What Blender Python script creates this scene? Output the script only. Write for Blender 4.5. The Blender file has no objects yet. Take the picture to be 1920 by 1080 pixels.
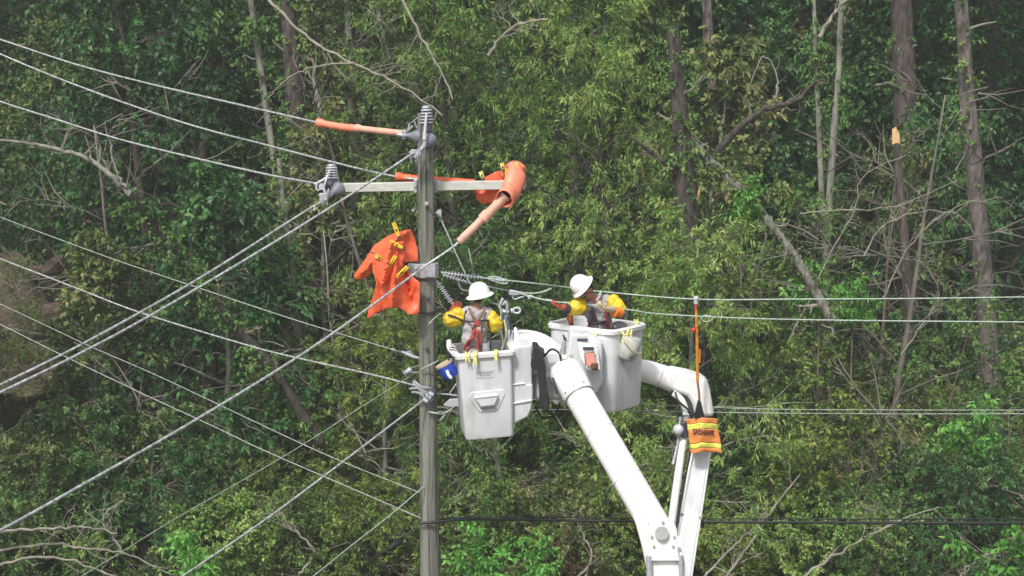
import bpy, bmesh, math, random
import numpy as np
from mathutils import Vector, Matrix, noise
from mathutils.geometry import delaunay_2d_cdt
R = math.radians
scene = bpy.context.scene
COL = scene.collection
random.seed(7)

# ------------------------------------------------------------------ camera, sky, sun, exposure
CAM = Vector((0, -22, 13)); PITCH = R(8.0); F = 3300.0
cd = bpy.data.cameras.new('camera'); cam = bpy.data.objects.new('camera', cd); COL.objects.link(cam)
cam.location = CAM; cam.rotation_euler = (R(90) - PITCH, 0, 0)
cd.sensor_width = 36; cd.lens = 36 * F / 1920; cd.clip_start = 0.5; cd.clip_end = 600
scene.camera = cam
w = bpy.data.worlds.new('World'); scene.world = w; w.use_nodes = True
SUN_EL, SUN_AZ = 52, 205            # azimuth clockwise from +Y (north); the sun stands behind the camera, to its left
nt = w.node_tree; bg = nt.nodes['Background']
sky = nt.nodes.new('ShaderNodeTexSky'); sky.sky_type = 'NISHITA'; sky.sun_disc = False
sky.sun_elevation = R(SUN_EL); sky.sun_rotation = R(SUN_AZ); sky.dust_density = 4; sky.air_density = 1.0
hs = nt.nodes.new('ShaderNodeHueSaturation'); hs.inputs['Saturation'].default_value = 0.45
nt.links.new(sky.outputs[0], hs.inputs['Color']); nt.links.new(hs.outputs[0], bg.inputs[0])
bg.inputs[1].default_value = 0.145
sl = bpy.data.lights.new('sun', 'SUN'); sl.energy = 3.1; sl.angle = R(6); sl.color = (1, .965, .9)
so = bpy.data.objects.new('sun', sl); COL.objects.link(so)
az = R(SUN_AZ); el = R(SUN_EL)
sd = Vector((math.sin(az) * math.cos(el), math.cos(az) * math.cos(el), math.sin(el)))
so.rotation_euler = sd.to_track_quat('Z', 'Y').to_euler(); so.location = (0, -20, 40)
scene.view_settings.view_transform = 'Standard'; scene.view_settings.look = 'None'
scene.view_settings.exposure = 0.2; scene.view_settings.gamma = 1

def P(px, py, Y):
    """world point at depth plane y=Y that stands where the photograph shows (px,py)"""
    rx = (px - 960) / F; ry = -(py - 540) / F
    d = Vector((rx, math.cos(PITCH) + ry * math.sin(PITCH), -math.sin(PITCH) + ry * math.cos(PITCH)))
    return CAM + d * ((Y - CAM.y) / d.y)

# ------------------------------------------------------------------ materials
def mat(name, col, rough=.6, metal=0, var=.15, nscale=8, bump=0, bscale=60, stretch=None, col2=None, transl=0, spec=.5, dirt=None):
    m = bpy.data.materials.new(name); m.use_nodes = True; n = m.node_tree.nodes; L = m.node_tree.links
    b = n['Principled BSDF']; b.inputs['Roughness'].default_value = rough; b.inputs['Metallic'].default_value = metal
    b.inputs['Specular IOR Level'].default_value = spec
    tc = n.new('ShaderNodeTexCoord'); mp = n.new('ShaderNodeMapping'); L.new(tc.outputs['Object'], mp.inputs[0])
    if stretch: mp.inputs['Scale'].default_value = stretch
    nz = n.new('ShaderNodeTexNoise'); nz.inputs['Scale'].default_value = nscale; nz.inputs['Detail'].default_value = 6
    L.new(mp.outputs[0], nz.inputs['Vector'])
    cr = n.new('ShaderNodeValToRGB'); L.new(nz.outputs[0], cr.inputs[0])
    c2 = col2 or tuple(c * (1 - var) for c in col)
    cr.color_ramp.elements[0].position = .32; cr.color_ramp.elements[1].position = .68
    cr.color_ramp.elements[0].color = (*c2, 1); cr.color_ramp.elements[1].color = (*(tuple(min(1, c * (1 + var)) for c in col)), 1)
    out = cr.outputs[0]
    if dirt:
        n2 = n.new('ShaderNodeTexNoise'); n2.inputs['Scale'].default_value = 3.2; n2.inputs['Detail'].default_value = 9; n2.inputs['Roughness'].default_value = .72
        mp2 = n.new('ShaderNodeMapping'); mp2.inputs['Scale'].default_value = (1.5, 1.5, .5); L.new(tc.outputs['Object'], mp2.inputs[0]); L.new(mp2.outputs[0], n2.inputs['Vector'])
        r2 = n.new('ShaderNodeValToRGB'); L.new(n2.outputs[0], r2.inputs[0]); r2.color_ramp.elements[0].position = .5; r2.color_ramp.elements[1].position = .75
        r2.color_ramp.elements[0].color = (0, 0, 0, 1); r2.color_ramp.elements[1].color = (.55, .55, .55, 1)
        mx = n.new('ShaderNodeMix'); mx.data_type = 'RGBA'; L.new(r2.outputs[0], mx.inputs[0]); L.new(out, mx.inputs[6]); mx.inputs[7].default_value = (*dirt, 1)
        out = mx.outputs[2]
    L.new(out, b.inputs['Base Color'])
    if bump:
        nb = n.new('ShaderNodeTexNoise'); nb.inputs['Scale'].default_value = bscale; nb.inputs['Detail'].default_value = 8; L.new(mp.outputs[0], nb.inputs['Vector'])
        bp = n.new('ShaderNodeBump'); bp.inputs['Strength'].default_value = bump; bp.inputs['Distance'].default_value = .06 if bump >= .9 else .02
        L.new(nb.outputs[0], bp.inputs['Height']); L.new(bp.outputs[0], b.inputs['Normal'])
    return m

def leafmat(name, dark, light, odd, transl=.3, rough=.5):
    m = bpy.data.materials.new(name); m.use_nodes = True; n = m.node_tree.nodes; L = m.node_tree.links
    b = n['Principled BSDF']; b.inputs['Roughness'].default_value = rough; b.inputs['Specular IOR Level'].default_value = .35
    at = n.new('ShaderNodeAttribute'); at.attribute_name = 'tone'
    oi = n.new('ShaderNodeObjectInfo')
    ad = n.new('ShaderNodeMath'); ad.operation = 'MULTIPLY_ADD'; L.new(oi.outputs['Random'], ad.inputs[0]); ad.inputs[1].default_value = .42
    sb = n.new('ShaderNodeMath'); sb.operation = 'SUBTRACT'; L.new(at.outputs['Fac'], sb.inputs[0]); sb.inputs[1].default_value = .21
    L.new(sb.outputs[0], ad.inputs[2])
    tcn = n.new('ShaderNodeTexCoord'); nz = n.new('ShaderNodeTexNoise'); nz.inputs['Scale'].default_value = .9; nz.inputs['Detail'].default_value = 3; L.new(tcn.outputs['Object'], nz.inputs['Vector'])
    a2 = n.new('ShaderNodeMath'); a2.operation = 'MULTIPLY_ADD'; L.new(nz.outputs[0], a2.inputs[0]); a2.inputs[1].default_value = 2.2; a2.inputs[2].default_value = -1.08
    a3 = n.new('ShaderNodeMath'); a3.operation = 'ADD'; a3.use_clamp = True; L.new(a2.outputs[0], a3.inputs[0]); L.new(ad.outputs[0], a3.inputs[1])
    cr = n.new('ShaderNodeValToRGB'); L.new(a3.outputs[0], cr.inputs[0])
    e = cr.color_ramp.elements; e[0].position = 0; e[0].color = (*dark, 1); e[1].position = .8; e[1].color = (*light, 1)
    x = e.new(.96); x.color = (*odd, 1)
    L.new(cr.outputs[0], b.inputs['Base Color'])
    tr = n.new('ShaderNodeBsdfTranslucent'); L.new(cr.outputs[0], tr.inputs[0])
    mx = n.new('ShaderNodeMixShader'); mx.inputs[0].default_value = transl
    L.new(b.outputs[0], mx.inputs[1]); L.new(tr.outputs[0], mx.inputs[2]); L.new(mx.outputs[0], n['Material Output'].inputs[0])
    return m

M = {}
M['fibreglass'] = mat('fibreglass', (.60, .625, .64), .42, var=.06, nscale=3, dirt=(.24, .235, .20), bump=.05, bscale=20)
M['boom_paint'] = mat('boom_paint', (.84, .84, .83), .36, var=.03, nscale=3, dirt=(.46, .44, .39), bump=.05, bscale=30)
M['grey_paint'] = mat('grey_paint', (.30, .30, .30), .5, var=.12)
M['rim'] = mat('rim_plastic', (.76, .77, .77), .45, var=.04, dirt=(.5, .48, .42))
M['liner'] = mat('liner', (.55, .57, .56), .5, var=.08)
M['black'] = mat('black_rubber', (.018, .019, .021), .55, var=.3, bump=.3, bscale=20)
M['dark_metal'] = mat('dark_metal', (.08, .085, .1), .5, metal=.6, var=.3)
M['steel'] = mat('galvanised_steel', (.42, .44, .47), .5, metal=.35, var=.2, nscale=25, bump=.15, bscale=60)
M['insulator'] = mat('grey_polymer', (.17, .17, .21), .5, var=.08, nscale=10)
M['insulator_pale'] = mat('pale_polymer', (.48, .50, .56), .45, var=.08, nscale=10)
M['crossarm'] = mat('crossarm_fibreglass', (.52, .53, .49), .55, var=.12, nscale=6, bump=.1, stretch=(1, 8, 8), dirt=(.3, .3, .24))
M['wire'] = mat('aluminium_strand', (.42, .44, .44), .45, metal=.3, var=.5, nscale=22)
M['wire_pale'] = mat('weathered_strand', (.50, .53, .50), .55, metal=.1, var=.3, nscale=40)
M['wire_dim'] = mat('dull_strand', (.34, .37, .34), .6, metal=.1, var=.4, nscale=30)
M['wire_green'] = mat('pale_green_strand', (.34, .42, .36), .55, metal=.1, var=.3, nscale=40)
M['cable_black'] = mat('black_cable', (.014, .015, .016), .5, var=.3)
M['orange'] = mat('orange_rubber', (.80, .135, .05), .5, var=.14, nscale=5, bump=.45, bscale=5, dirt=(.50, .09, .045))
M['salmon'] = mat('salmon_rubber', (.80, .24, .14), .5, var=.12, nscale=6, bump=.1, bscale=12, dirt=(.72, .30, .2))
M['hose_faded'] = mat('faded_hose', (.68, .36, .27), .5, var=.15, nscale=9, dirt=(.6, .48, .40))
M['yellow_clip'] = mat('yellow_plastic', (.78, .52, .03), .45, var=.1)
M['pale_yellow'] = mat('pale_yellow_plastic', (.72, .68, .22), .5, var=.12)
M['sleeve'] = mat('yellow_rubber', (.60, .43, .015), .5, var=.14, nscale=9, bump=.5, bscale=9)
M['sleeve_orange'] = mat('orange_sleeve', (.75, .20, .02), .5, var=.12, nscale=9)
M['glove'] = mat('red_rubber', (.38, .075, .035), .55, var=.25, nscale=20, bump=.2, bscale=30)
M['leather'] = mat('leather', (.50, .40, .24), .8, var=.25, nscale=25, bump=.3, bscale=50)
M['shirt'] = mat('grey_shirt', (.36, .34, .35), .9, var=.14, nscale=9, bump=.7, bscale=10)
M['trousers'] = mat('grey_trousers', (.30, .285, .29), .9, var=.15, nscale=9, bump=.6, bscale=10)
M['harness_red'] = mat('red_webbing', (.32, .045, .04), .8, var=.2)
M['harness_brown'] = mat('brown_webbing', (.20, .115, .085), .8, var=.2)
M['harness_dark'] = mat('dark_webbing', (.03, .025, .03), .8, var=.2)
M['skin'] = mat('skin', (.34, .15, .105), .55, var=.15, nscale=14)
M['hat'] = mat('white_hard_hat', (.80, .80, .79), .35, var=.02, dirt=(.66, .65, .6))
M['hair'] = mat('brown_hair', (.05, .03, .02), .8, var=.3)
M['eye'] = mat('dark_eye', (.02, .015, .012), .3)
M['blue'] = mat('blue_canvas', (.018, .055, .40), .6, var=.3, nscale=14, bump=.3, bscale=30)
M['tan'] = mat('tan_canvas', (.46, .38, .30), .85, var=.2, nscale=30)
M['canvas'] = mat('grey_canvas', (.42, .43, .40), .85, var=.15, nscale=12, bump=.4, bscale=20)
M['red_tool'] = mat('faded_red_paint', (.52, .18, .13), .55, var=.15)
M['rust'] = mat('rusty_brown', (.10, .05, .02), .7, var=.4, nscale=40)
M['stick_orange'] = mat('orange_fibreglass', (.55, .22, .02), .4, var=.25, nscale=20)
M['red_plastic'] = mat('red_plastic', (.62, .05, .02), .4)
M['vest'] = mat('orange_vinyl', (.68, .235, .055), .6, var=.18, nscale=8, bump=.3, bscale=8)
M['lime'] = mat('lime_tape', (.62, .62, .10), .5, var=.22, nscale=12)
M['ink'] = mat('dark_ink', (.09, .03, .03), .7)
M['tool_blue'] = mat('blue_grey_metal', (.20, .24, .30), .45, metal=.4, var=.3, nscale=30)
M['decal'] = mat('decal_grey', (.33, .36, .36), .6, var=.1)
M['fresh_wood'] = mat('fresh_broken_wood', (.62, .40, .20), .8, var=.25, stretch=(1, 1, .15), nscale=30, bump=.6)
M['bark_dark'] = mat('dark_bark', (.060, .048, .042), .95, var=.45, nscale=7, stretch=(1, 1, .25), bump=.9, bscale=16, dirt=(.11, .115, .085))
M['bark_pine'] = mat('pine_bark', (.118, .100, .090), .95, var=.65, nscale=8, stretch=(1, 1, .35), bump=1, bscale=14, dirt=(.20, .165, .15))
M['bark_pale'] = mat('pale_bark', (.22, .215, .18), .9, var=.35, nscale=6, stretch=(1, 1, .3), bump=.6, bscale=25, dirt=(.16, .17, .12))
M['bark_log'] = mat('grey_log', (.15, .145, .125), .95, var=.5, nscale=9, stretch=(1, 1, .5), bump=.95, bscale=14, dirt=(.06, .075, .04))
M['bark_red'] = mat('red_brown_bark', (.076, .060, .052), .95, var=.65, nscale=8, stretch=(1, 1, .3), bump=.9, bscale=16, dirt=(.12, .125, .10))
M['twig_pale'] = mat('pale_dead_twig', (.23, .215, .175), .9, var=.3, nscale=5)
M['twig_grey'] = mat('grey_twig', (.125, .112, .092), .9, var=.35, nscale=5)
M['twig'] = mat('brown_twig', (.15, .12, .09), .9, var=.3, nscale=5)
M['leaf_mid'] = leafmat('leaf_mid', (.036, .090, .022), (.150, .300, .070), (.24, .34, .09))
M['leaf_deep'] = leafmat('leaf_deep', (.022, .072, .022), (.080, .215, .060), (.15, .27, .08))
M['leaf_light'] = leafmat('leaf_light', (.062, .135, .028), (.27, .43, .10), (.38, .46, .15))
M['leaf_yellow'] = leafmat('leaf_yellow', (.070, .125, .022), (.27, .37, .07), (.36, .40, .10))
M['leaf_olive'] = leafmat('leaf_olive', (.050, .088, .024), (.185, .255, .075), (.30, .29, .12))
M['leaf_bright'] = leafmat('leaf_bright', (.07, .21, .03), (.17, .45, .08), (.26, .48, .12))
M['leaf_dry'] = leafmat('leaf_dry', (.09, .06, .035), (.24, .17, .09), (.36, .30, .18))

# weathered pole wood: streaks, checks and knots
def pole_mat():
    m = mat('weathered_pole_wood', (.225, .228, .195), .92, var=.28, nscale=11, stretch=(1, 1, .06), bump=1.0, bscale=30, dirt=(.12, .14, .105))
    n = m.node_tree.nodes; L = m.node_tree.links; b = n['Principled BSDF']; src = b.inputs['Base Color'].links[0].from_socket
    tc = n.new('ShaderNodeTexCoord'); mp = n.new('ShaderNodeMapping'); mp.inputs['Scale'].default_value = (22, 22, .55); L.new(tc.outputs['Object'], mp.inputs[0])
    nz = n.new('ShaderNodeTexNoise'); nz.inputs['Scale'].default_value = 1; nz.inputs['Detail'].default_value = 3; L.new(mp.outputs[0], nz.inputs['Vector'])
    r = n.new('ShaderNodeValToRGB'); r.color_ramp.elements[0].position = .56; r.color_ramp.elements[1].position = .62; r.color_ramp.elements[0].color = (0, 0, 0, 1); r.color_ramp.elements[1].color = (.75, .75, .75, 1); L.new(nz.outputs[0], r.inputs[0])
    mx = n.new('ShaderNodeMix'); mx.data_type = 'RGBA'; L.new(r.outputs[0], mx.inputs[0]); L.new(src, mx.inputs[6]); mx.inputs[7].default_value = (.055, .055, .045, 1); L.new(mx.outputs[2], b.inputs['Base Color'])
    return m
M['pole'] = pole_mat()
def ground_mat():
    m = mat('leaf_litter', (.085, .062, .040), 1, var=.4, nscale=1.2, bump=1, bscale=9, col2=(.03, .042, .018), dirt=(.15, .085, .055))
    return m
M['ground'] = ground_mat()
M['bank'] = mat('raw_clay', (.115, .082, .062), 1, var=.35, nscale=2.5, bump=1, bscale=6, stretch=(1, 1, 3), dirt=(.07, .085, .035))

# ------------------------------------------------------------------ mesh helpers
class MB:
    def __init__(s): s.v = []; s.f = []
    def add(s, vs, fs, T=None):
        o = len(s.v)
        for v in vs:
            v = Vector(v); s.v.append(T @ v if T else v)
        for f in fs: s.f.append(tuple(i + o for i in f))
        return s
    def box(s, c, size, rot=None, taper=1.0):
        hx, hy, hz = size[0] / 2, size[1] / 2, size[2] / 2
        vs = [(-hx * taper, -hy * taper, -hz), (hx * taper, -hy * taper, -hz), (hx * taper, hy * taper, -hz), (-hx * taper, hy * taper, -hz),
              (-hx, -hy, hz), (hx, -hy, hz), (hx, hy, hz), (-hx, hy, hz)]
        T = Matrix.Translation(c) @ (rot.to_4x4() if rot else Matrix())
        return s.add(vs, [(0, 3, 2, 1), (4, 5, 6, 7), (0, 1, 5, 4), (1, 2, 6, 5), (2, 3, 7, 6), (3, 0, 4, 7)], T)
    def tube(s, pts, rad, n=10, cap=True):
        pts = [Vector(p) for p in pts]
        if not hasattr(rad, '__len__'): rad = [rad] * len(pts)
        o = len(s.v); up = None
        for i, p in enumerate(pts):
            t = (pts[min(i + 1, len(pts) - 1)] - pts[max(i - 1, 0)]).normalized()
            if up is None:
                a = Vector((0, 0, 1)) if abs(t.z) < .9 else Vector((1, 0, 0)); up = (a - t * a.dot(t)).normalized()
            else:
                up = up - t * up.dot(t); up.normalize()
            sd_ = t.cross(up)
            for k in range(n):
                a = 2 * math.pi * k / n; s.v.append(p + (up * math.cos(a) + sd_ * math.sin(a)) * rad[i])
        m = len(pts)
        for i in range(m - 1):
            for k in range(n):
                k2 = (k + 1) % n; a = o + i * n
                s.f.append((a + k, a + k2, a + n + k2, a + n + k))
        if cap:
            s.f.append(tuple(o + k for k in range(n - 1, -1, -1))); s.f.append(tuple(o + (m - 1) * n + k for k in range(n)))
        return s
    def lathe(s, p0, p1, prof, n=16):
        """prof: list of (t along p0->p1 in metres, radius)"""
        p0 = Vector(p0); d = (Vector(p1) - p0).normalized()
        a = Vector((0, 0, 1)) if abs(d.z) < .9 else Vector((1, 0, 0)); u = (a - d * a.dot(d)).normalized(); q = d.cross(u)
        o = len(s.v)
        for t, r in prof:
            for k in range(n):
                an = 2 * math.pi * k / n; s.v.append(p0 + d * t + (u * math.cos(an) + q * math.sin(an)) * max(r, 1e-4))
        for i in range(len(prof) - 1):
            for k in range(n):
                k2 = (k + 1) % n; a = o + i * n
                s.f.append((a + k, a + k2, a + n + k2, a + n + k))
        s.f.append(tuple(o + k for k in range(n - 1, -1, -1))); s.f.append(tuple(o + (len(prof) - 1) * n + k for k in range(n)))
        return s
    def prism(s, poly, ext):
        """poly: world points (planar); ext: extrusion vector"""
        n = len(poly); ext = Vector(ext); poly = [Vector(p) for p in poly]
        s.add(poly + [p + ext for p in poly], [tuple(range(n)), tuple(range(2 * n - 1, n - 1, -1))] + [(i, i + n, (i + 1) % n + n, (i + 1) % n) for i in range(n)])
        return s
    def ball(s, c, r, n=12, sc=(1, 1, 1), rot=None):
        vs = []; fs = []
        for i in range(n // 2 + 1):
            th = math.pi * i / (n // 2)
            for k in range(n):
                ph = 2 * math.pi * k / n
                vs.append((r * sc[0] * math.sin(th) * math.cos(ph), r * sc[1] * math.sin(th) * math.sin(ph), r * sc[2] * math.cos(th)))
        for i in range(n // 2):
            for k in range(n):
                k2 = (k + 1) % n; fs.append((i * n + k, (i + 1) * n + k, (i + 1) * n + k2, i * n + k2))
        return s.add(vs, fs, Matrix.Translation(c) @ (rot.to_4x4() if rot else Matrix()))
    def build(s, name, m, parent=None, smooth=35, bevel=0, solid=0, inv=True):
        me = bpy.data.meshes.new(name); me.from_pydata([tuple(v) for v in s.v], [], s.f); me.validate(clean_customdata=False)
        bm = bmesh.new(); bm.from_mesh(me); bmesh.ops.remove_doubles(bm, verts=bm.verts, dist=1e-5)
        bmesh.ops.recalc_face_normals(bm, faces=bm.faces); bm.to_mesh(me); bm.free()
        me.materials.append(m)
        if smooth:
            me.shade_smooth(); me.set_sharp_from_angle(angle=R(smooth))
        o = bpy.data.objects.new(name, me); COL.objects.link(o)
        if bevel:
            b = o.modifiers.new('bevel', 'BEVEL'); b.width = bevel; b.segments = 2; b.limit_method = 'ANGLE'; b.angle_limit = R(40)
        if solid:
            b = o.modifiers.new('solid', 'SOLIDIFY'); b.thickness = solid; b.offset = 0
        if parent is not None: put(o, parent)
        return o

def put(o, parent):
    """parent keeping world place; geometry is authored in world space"""
    o.parent = parent
    o.matrix_parent_inverse = (Matrix.Translation(parent.location) @ parent.rotation_euler.to_matrix().to_4x4()).inverted() if parent.parent is None else Matrix()
    if parent.parent is not None:
        o.matrix_parent_inverse = Matrix()
def tag(o, label=None, cat=None, group=None, kind=None):
    if label: o['label'] = label
    if cat: o['category'] = cat
    if group: o['group'] = group
    if kind: o['kind'] = kind
    return o
def thing(name, loc, label, cat, group=None):
    o = bpy.data.objects.new(name, None); COL.objects.link(o); o.location = loc; o.empty_display_size = .2
    return tag(o, label, cat, group)
def catmull(pts, k=8):
    pts = [Vector(p) for p in pts]; out = []
    Q = [pts[0] * 2 - pts[1]] + pts + [pts[-1] * 2 - pts[-2]]
    for i in range(1, len(Q) - 2):
        for j in range(k):
            t = j / k; a, b, c, d = Q[i - 1], Q[i], Q[i + 1], Q[i + 2]
            out.append(.5 * ((2 * b) + (c - a) * t + (2 * a - 5 * b + 4 * c - d) * t * t + (3 * b - a - 3 * c + d) * t ** 3))
    out.append(pts[-1]); return out
def PP(*l): return [P(*p) for p in l]

def cloth(poly, depth, step=4, thick=.007, seedv=0, ripple=.02):
    """a draped sheet: outline in the photo's plane, each point at its own depth from depth(px,py), smooth outline"""
    out = [Vector((p[0], p[1], 0)) for p in poly]
    n = len(out); ring = []
    for i in range(n):
        a, b, c, d = out[i - 1], out[i], out[(i + 1) % n], out[(i + 2) % n]
        m = max(2, int((c - b).length / step))
        for j in range(m):
            t = j / m
            q = .5 * ((2 * b) + (c - a) * t * .6 + (2 * a - 5 * b + 4 * c - d) * t * t * 0 + Vector((0, 0, 0)))
            q = b.lerp(c, t)
            ring.append(q)
    sm = ring[:]
    for _ in range(0): sm = [(sm[i - 1] + sm[i] * 2 + sm[(i + 1) % len(sm)]) / 4 for i in range(len(sm))]
    pts = [Vector((q.x, q.y)) for q in sm]
    e = [(i, (i + 1) % len(pts)) for i in range(len(pts))]
    xs = [p.x for p in pts]; ys = [p.y for p in pts]
    x = min(xs)
    while x < max(xs):
        y = min(ys)
        while y < max(ys): pts.append(Vector((x + random.uniform(-1, 1), y + random.uniform(-1, 1)))); y += step
        x += step
    r = delaunay_2d_cdt(pts, e, [], 1, 1e-4)
    b = MB()
    b.add([P(v.x, v.y, depth(v.x, v.y) + ripple * noise.noise(Vector((v.x / 16, v.y / 16, seedv)))) for v in r[0]], [tuple(f) for f in r[2]])
    return b

# ------------------------------------------------------------------ terrain
def H(x, y):
    z = 0
    if y > 19: z += .17 * (min(y, 52) - 19)
    if y > 52: z += .36 * (min(y, 130) - 52)
    z += .35 * noise.noise(Vector((x / 9, y / 9, 0))) * min(1, max(0, (y - 12) / 8))
    z += .12 * noise.noise(Vector((x / 2, y / 2, 3))) * min(1, max(0, (y - 12) / 8))
    return z
b = MB(); NX, NY = 170, 170; vs = []
xsg = [-150 + 300 * i / NX for i in range(NX + 1)]; ysg = [-60 + 240 * j / NY for j in range(NY + 1)]
b.add([(x, y, H(x, y)) for y in ysg for x in xsg], [(j * (NX + 1) + i, j * (NX + 1) + i + 1, (j + 1) * (NX + 1) + i + 1, (j + 1) * (NX + 1) + i) for j in range(NY) for i in range(NX)])
g = b.build('ground', M['ground']); tag(g, 'wooded ground rising behind the line, covered in leaf litter', None, None, 'structure')

# ------------------------------------------------------------------ vegetation generators (numpy)
def np_mesh(name, V, Q, tone, m):
    me = bpy.data.meshes.new(name); nv, nq = len(V), len(Q)
    me.vertices.add(nv); me.vertices.foreach_set('co', V.astype(np.float32).ravel())
    me.loops.add(nq * 4); me.loops.foreach_set('vertex_index', Q.astype(np.int32).ravel())
    me.polygons.add(nq); me.polygons.foreach_set('loop_start', np.arange(0, nq * 4, 4, dtype=np.int32))
    try: me.polygons.foreach_set('loop_total', np.full(nq, 4, dtype=np.int32))
    except Exception: pass
    me.update(calc_edges=True)
    at = me.attributes.new('tone', 'FLOAT', 'FACE'); at.data.foreach_set('value', tone.astype(np.float32))
    me.materials.append(m); return me

def unit(a): return a / np.maximum(np.linalg.norm(a, axis=-1, keepdims=True), 1e-9)
def leaf_mesh(name, rng, C, D, k, L, W, tw, m, droop=.25, flat=.8):
    """C,D: twig bases and directions; k leaves on each twig of length tw"""
    C = np.array(C); D = unit(np.array(D)); n = len(C)
    ctone = rng.random((n, 1)) * .45
    t = rng.random((n, k)); ln = tw * (.6 + .8 * rng.random((n, 1)))
    pos = C[:, None] + D[:, None] * (t * ln)[..., None]
    pos[..., 2] -= droop * (t * ln) ** 2 * 2
    rv = unit(rng.normal(size=(n, k, 3))); rv = unit(rv - D[:, None] * (rv * D[:, None]).sum(-1, keepdims=True))
    ld = unit(D[:, None] * .55 + rv * .85 - np.array([0, 0, droop])[None, None])
    nr = rng.normal(size=(n, k, 3)) * .55; nr[..., 2] += flat; nr[..., 1] -= .15
    sdv = unit(np.cross(ld, nr)); up = np.cross(sdv, ld)
    Ls = L * (.6 + .7 * rng.random((n, k, 1))); Ws = W * (.7 + .6 * rng.random((n, k, 1)))
    a = pos; tip = pos + ld * Ls; tip[..., 2] -= .12 * Ls[..., 0]
    mid = pos + ld * Ls * .45
    l = mid + sdv * Ws / 2 + up * Ws * .12; r = mid - sdv * Ws / 2 + up * Ws * .12
    V = np.stack([a, r, tip, l], axis=2).reshape(-1, 3)
    Q = np.arange(n * k * 4).reshape(-1, 4)
    tone = (ctone + rng.random((n, k)) * .45 + .1 * (rng.random((n, k)) > .93)).ravel()
    return np_mesh(name, V, Q, tone, m)

def wob(rng, p, d, length, n, wobble, grav=0):
    pts = [np.array(p, float)]; d = np.array(d, float)
    for i in range(n):
        d = d + rng.normal(size=3) * wobble; d[2] += grav; d /= np.linalg.norm(d)
        pts.append(pts[-1] + d * length / n)
    return pts, d

def make_tree(name, seedv, height, cbase, radius, tr, nl, sub, leaf, tipn=3, kleaf=14, L=.12, W=.055, tw=.45, bark='bark_dark', droop=.25, lean=0, prof=None, mdef='leaf_mid', nsides=8, twigs=True):
    rng = np.random.default_rng(seedv); tb = MB(); C = []; D = []
    n = 9; tp = [np.zeros(3)]; d = np.array([lean, 0, 1.0])
    for i in range(n):
        d = d + rng.normal(size=3) * .06; d[2] = max(d[2], .5); d /= np.linalg.norm(d); tp.append(tp[-1] + d * height / n)
    tp = np.array(tp); rr = [tr * (1 - .85 * i / n) * (1.25 if i == 0 else 1) for i in range(n + 1)]
    tb.tube([Vector(p) for p in tp], rr, nsides)
    ga = rng.random() * 6.28
    for i in range(nl):
        h = cbase + (1 - cbase) * (i + rng.random() * .6) / nl
        f = h * n; j = min(int(f), n - 1); p = tp[j] + (tp[j + 1] - tp[j]) * (f - j)
        ga += 2.4 + rng.normal() * .3
        q = (h - cbase) / (1 - cbase)
        pr = (prof(q) if prof else (.55 + .45 * math.sin(math.pi * min(1, q * .9 + .15))) * (1 - .45 * q))
        ll = radius * pr * (.75 + .45 * rng.random())
        dd = np.array([math.cos(ga), math.sin(ga), .25 + .5 * q + rng.normal() * .15]); dd /= np.linalg.norm(dd)
        lp, _ = wob(rng, p, dd, ll, 5, .13, -.02)
        r0 = tr * (1 - .8 * h) * .45
        tb.tube([Vector(x) for x in lp], [r0 * (1 - .8 * a / 5) for a in range(6)], 5)
        for s in range(sub):
            t = .25 + .75 * (s + rng.random()) / sub; a = min(int(t * 5), 4); sp = lp[a] + (lp[a + 1] - lp[a]) * (t * 5 - a)
            sdv = np.array(lp[a + 1] - lp[a]); sdv /= np.linalg.norm(sdv)
            sdv = sdv + rng.normal(size=3) * .65; sdv /= np.linalg.norm(sdv)
            sl_ = ll * .33 * (.6 + .7 * rng.random()) + .15
            bp, bd = wob(rng, sp, sdv, sl_, 3, .2, -.03)
            if twigs: tb.tube([Vector(x) for x in bp], [.012, .009, .006, .003], 3, cap=False)
            for e in range(tipn):
                q_ = bp[3] if e == 0 else bp[int(rng.integers(1, 4))]
                dv = bd + rng.normal(size=3) * (.35 if e == 0 else .8); dv /= np.linalg.norm(dv)
                C.append(q_); D.append(dv)
    me_t = bpy.data.meshes.new(name + '_trunk'); me_t.from_pydata([tuple(v) for v in tb.v], [], tb.f); me_t.materials.append(M[bark]); me_t.shade_smooth()
    me_c = leaf_mesh(name + '_crown', rng, C, D, kleaf, L, W, tw, M[mdef], droop) if leaf else None
    return me_t, me_c

TPL = {}
TPL['broad0'] = make_tree('broad', 11, 11, .10, 3.0, .15, 34, 12, True, 3, 16, .13, .07, .42, 'bark_dark')
TPL['broad1'] = make_tree('broad', 12, 9, .08, 2.6, .12, 30, 11, True, 3, 13, .17, .095, .44, 'bark_pale')
TPL['broad2'] = make_tree('broad', 13, 12, .25, 3.3, .17, 30, 12, True, 3, 15, .14, .075, .45, 'bark_dark', lean=.15)
TPL['narrow0'] = make_tree('narrow', 21, 12, .18, 3.2, .18, 34, 13, True, 3, 22, .155, .030, .46, 'bark_dark', droop=.4)
TPL['narrow1'] = make_tree('narrow', 22, 8, .06, 2.6, .12, 30, 12, True, 3, 22, .15, .032, .44, 'bark_pale', droop=.35)
TPL['sapling0'] = make_tree('sapling', 31, 5, .08, 1.3, .045, 22, 7, True, 3, 12, .13, .055, .32, 'twig', prof=lambda q: 1 - .6 * q)
TPL['sapling1'] = make_tree('sapling', 32, 6.5, .2, 1.6, .05, 22, 7, True, 2, 12, .12, .06, .34, 'twig')
TPL['shrub0'] = make_tree('shrub', 41, 2.6, .02, 1.7, .05, 24, 8, True, 3, 18, .095, .05, .34, 'twig', prof=lambda q: 1 - .5 * q * q)
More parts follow.
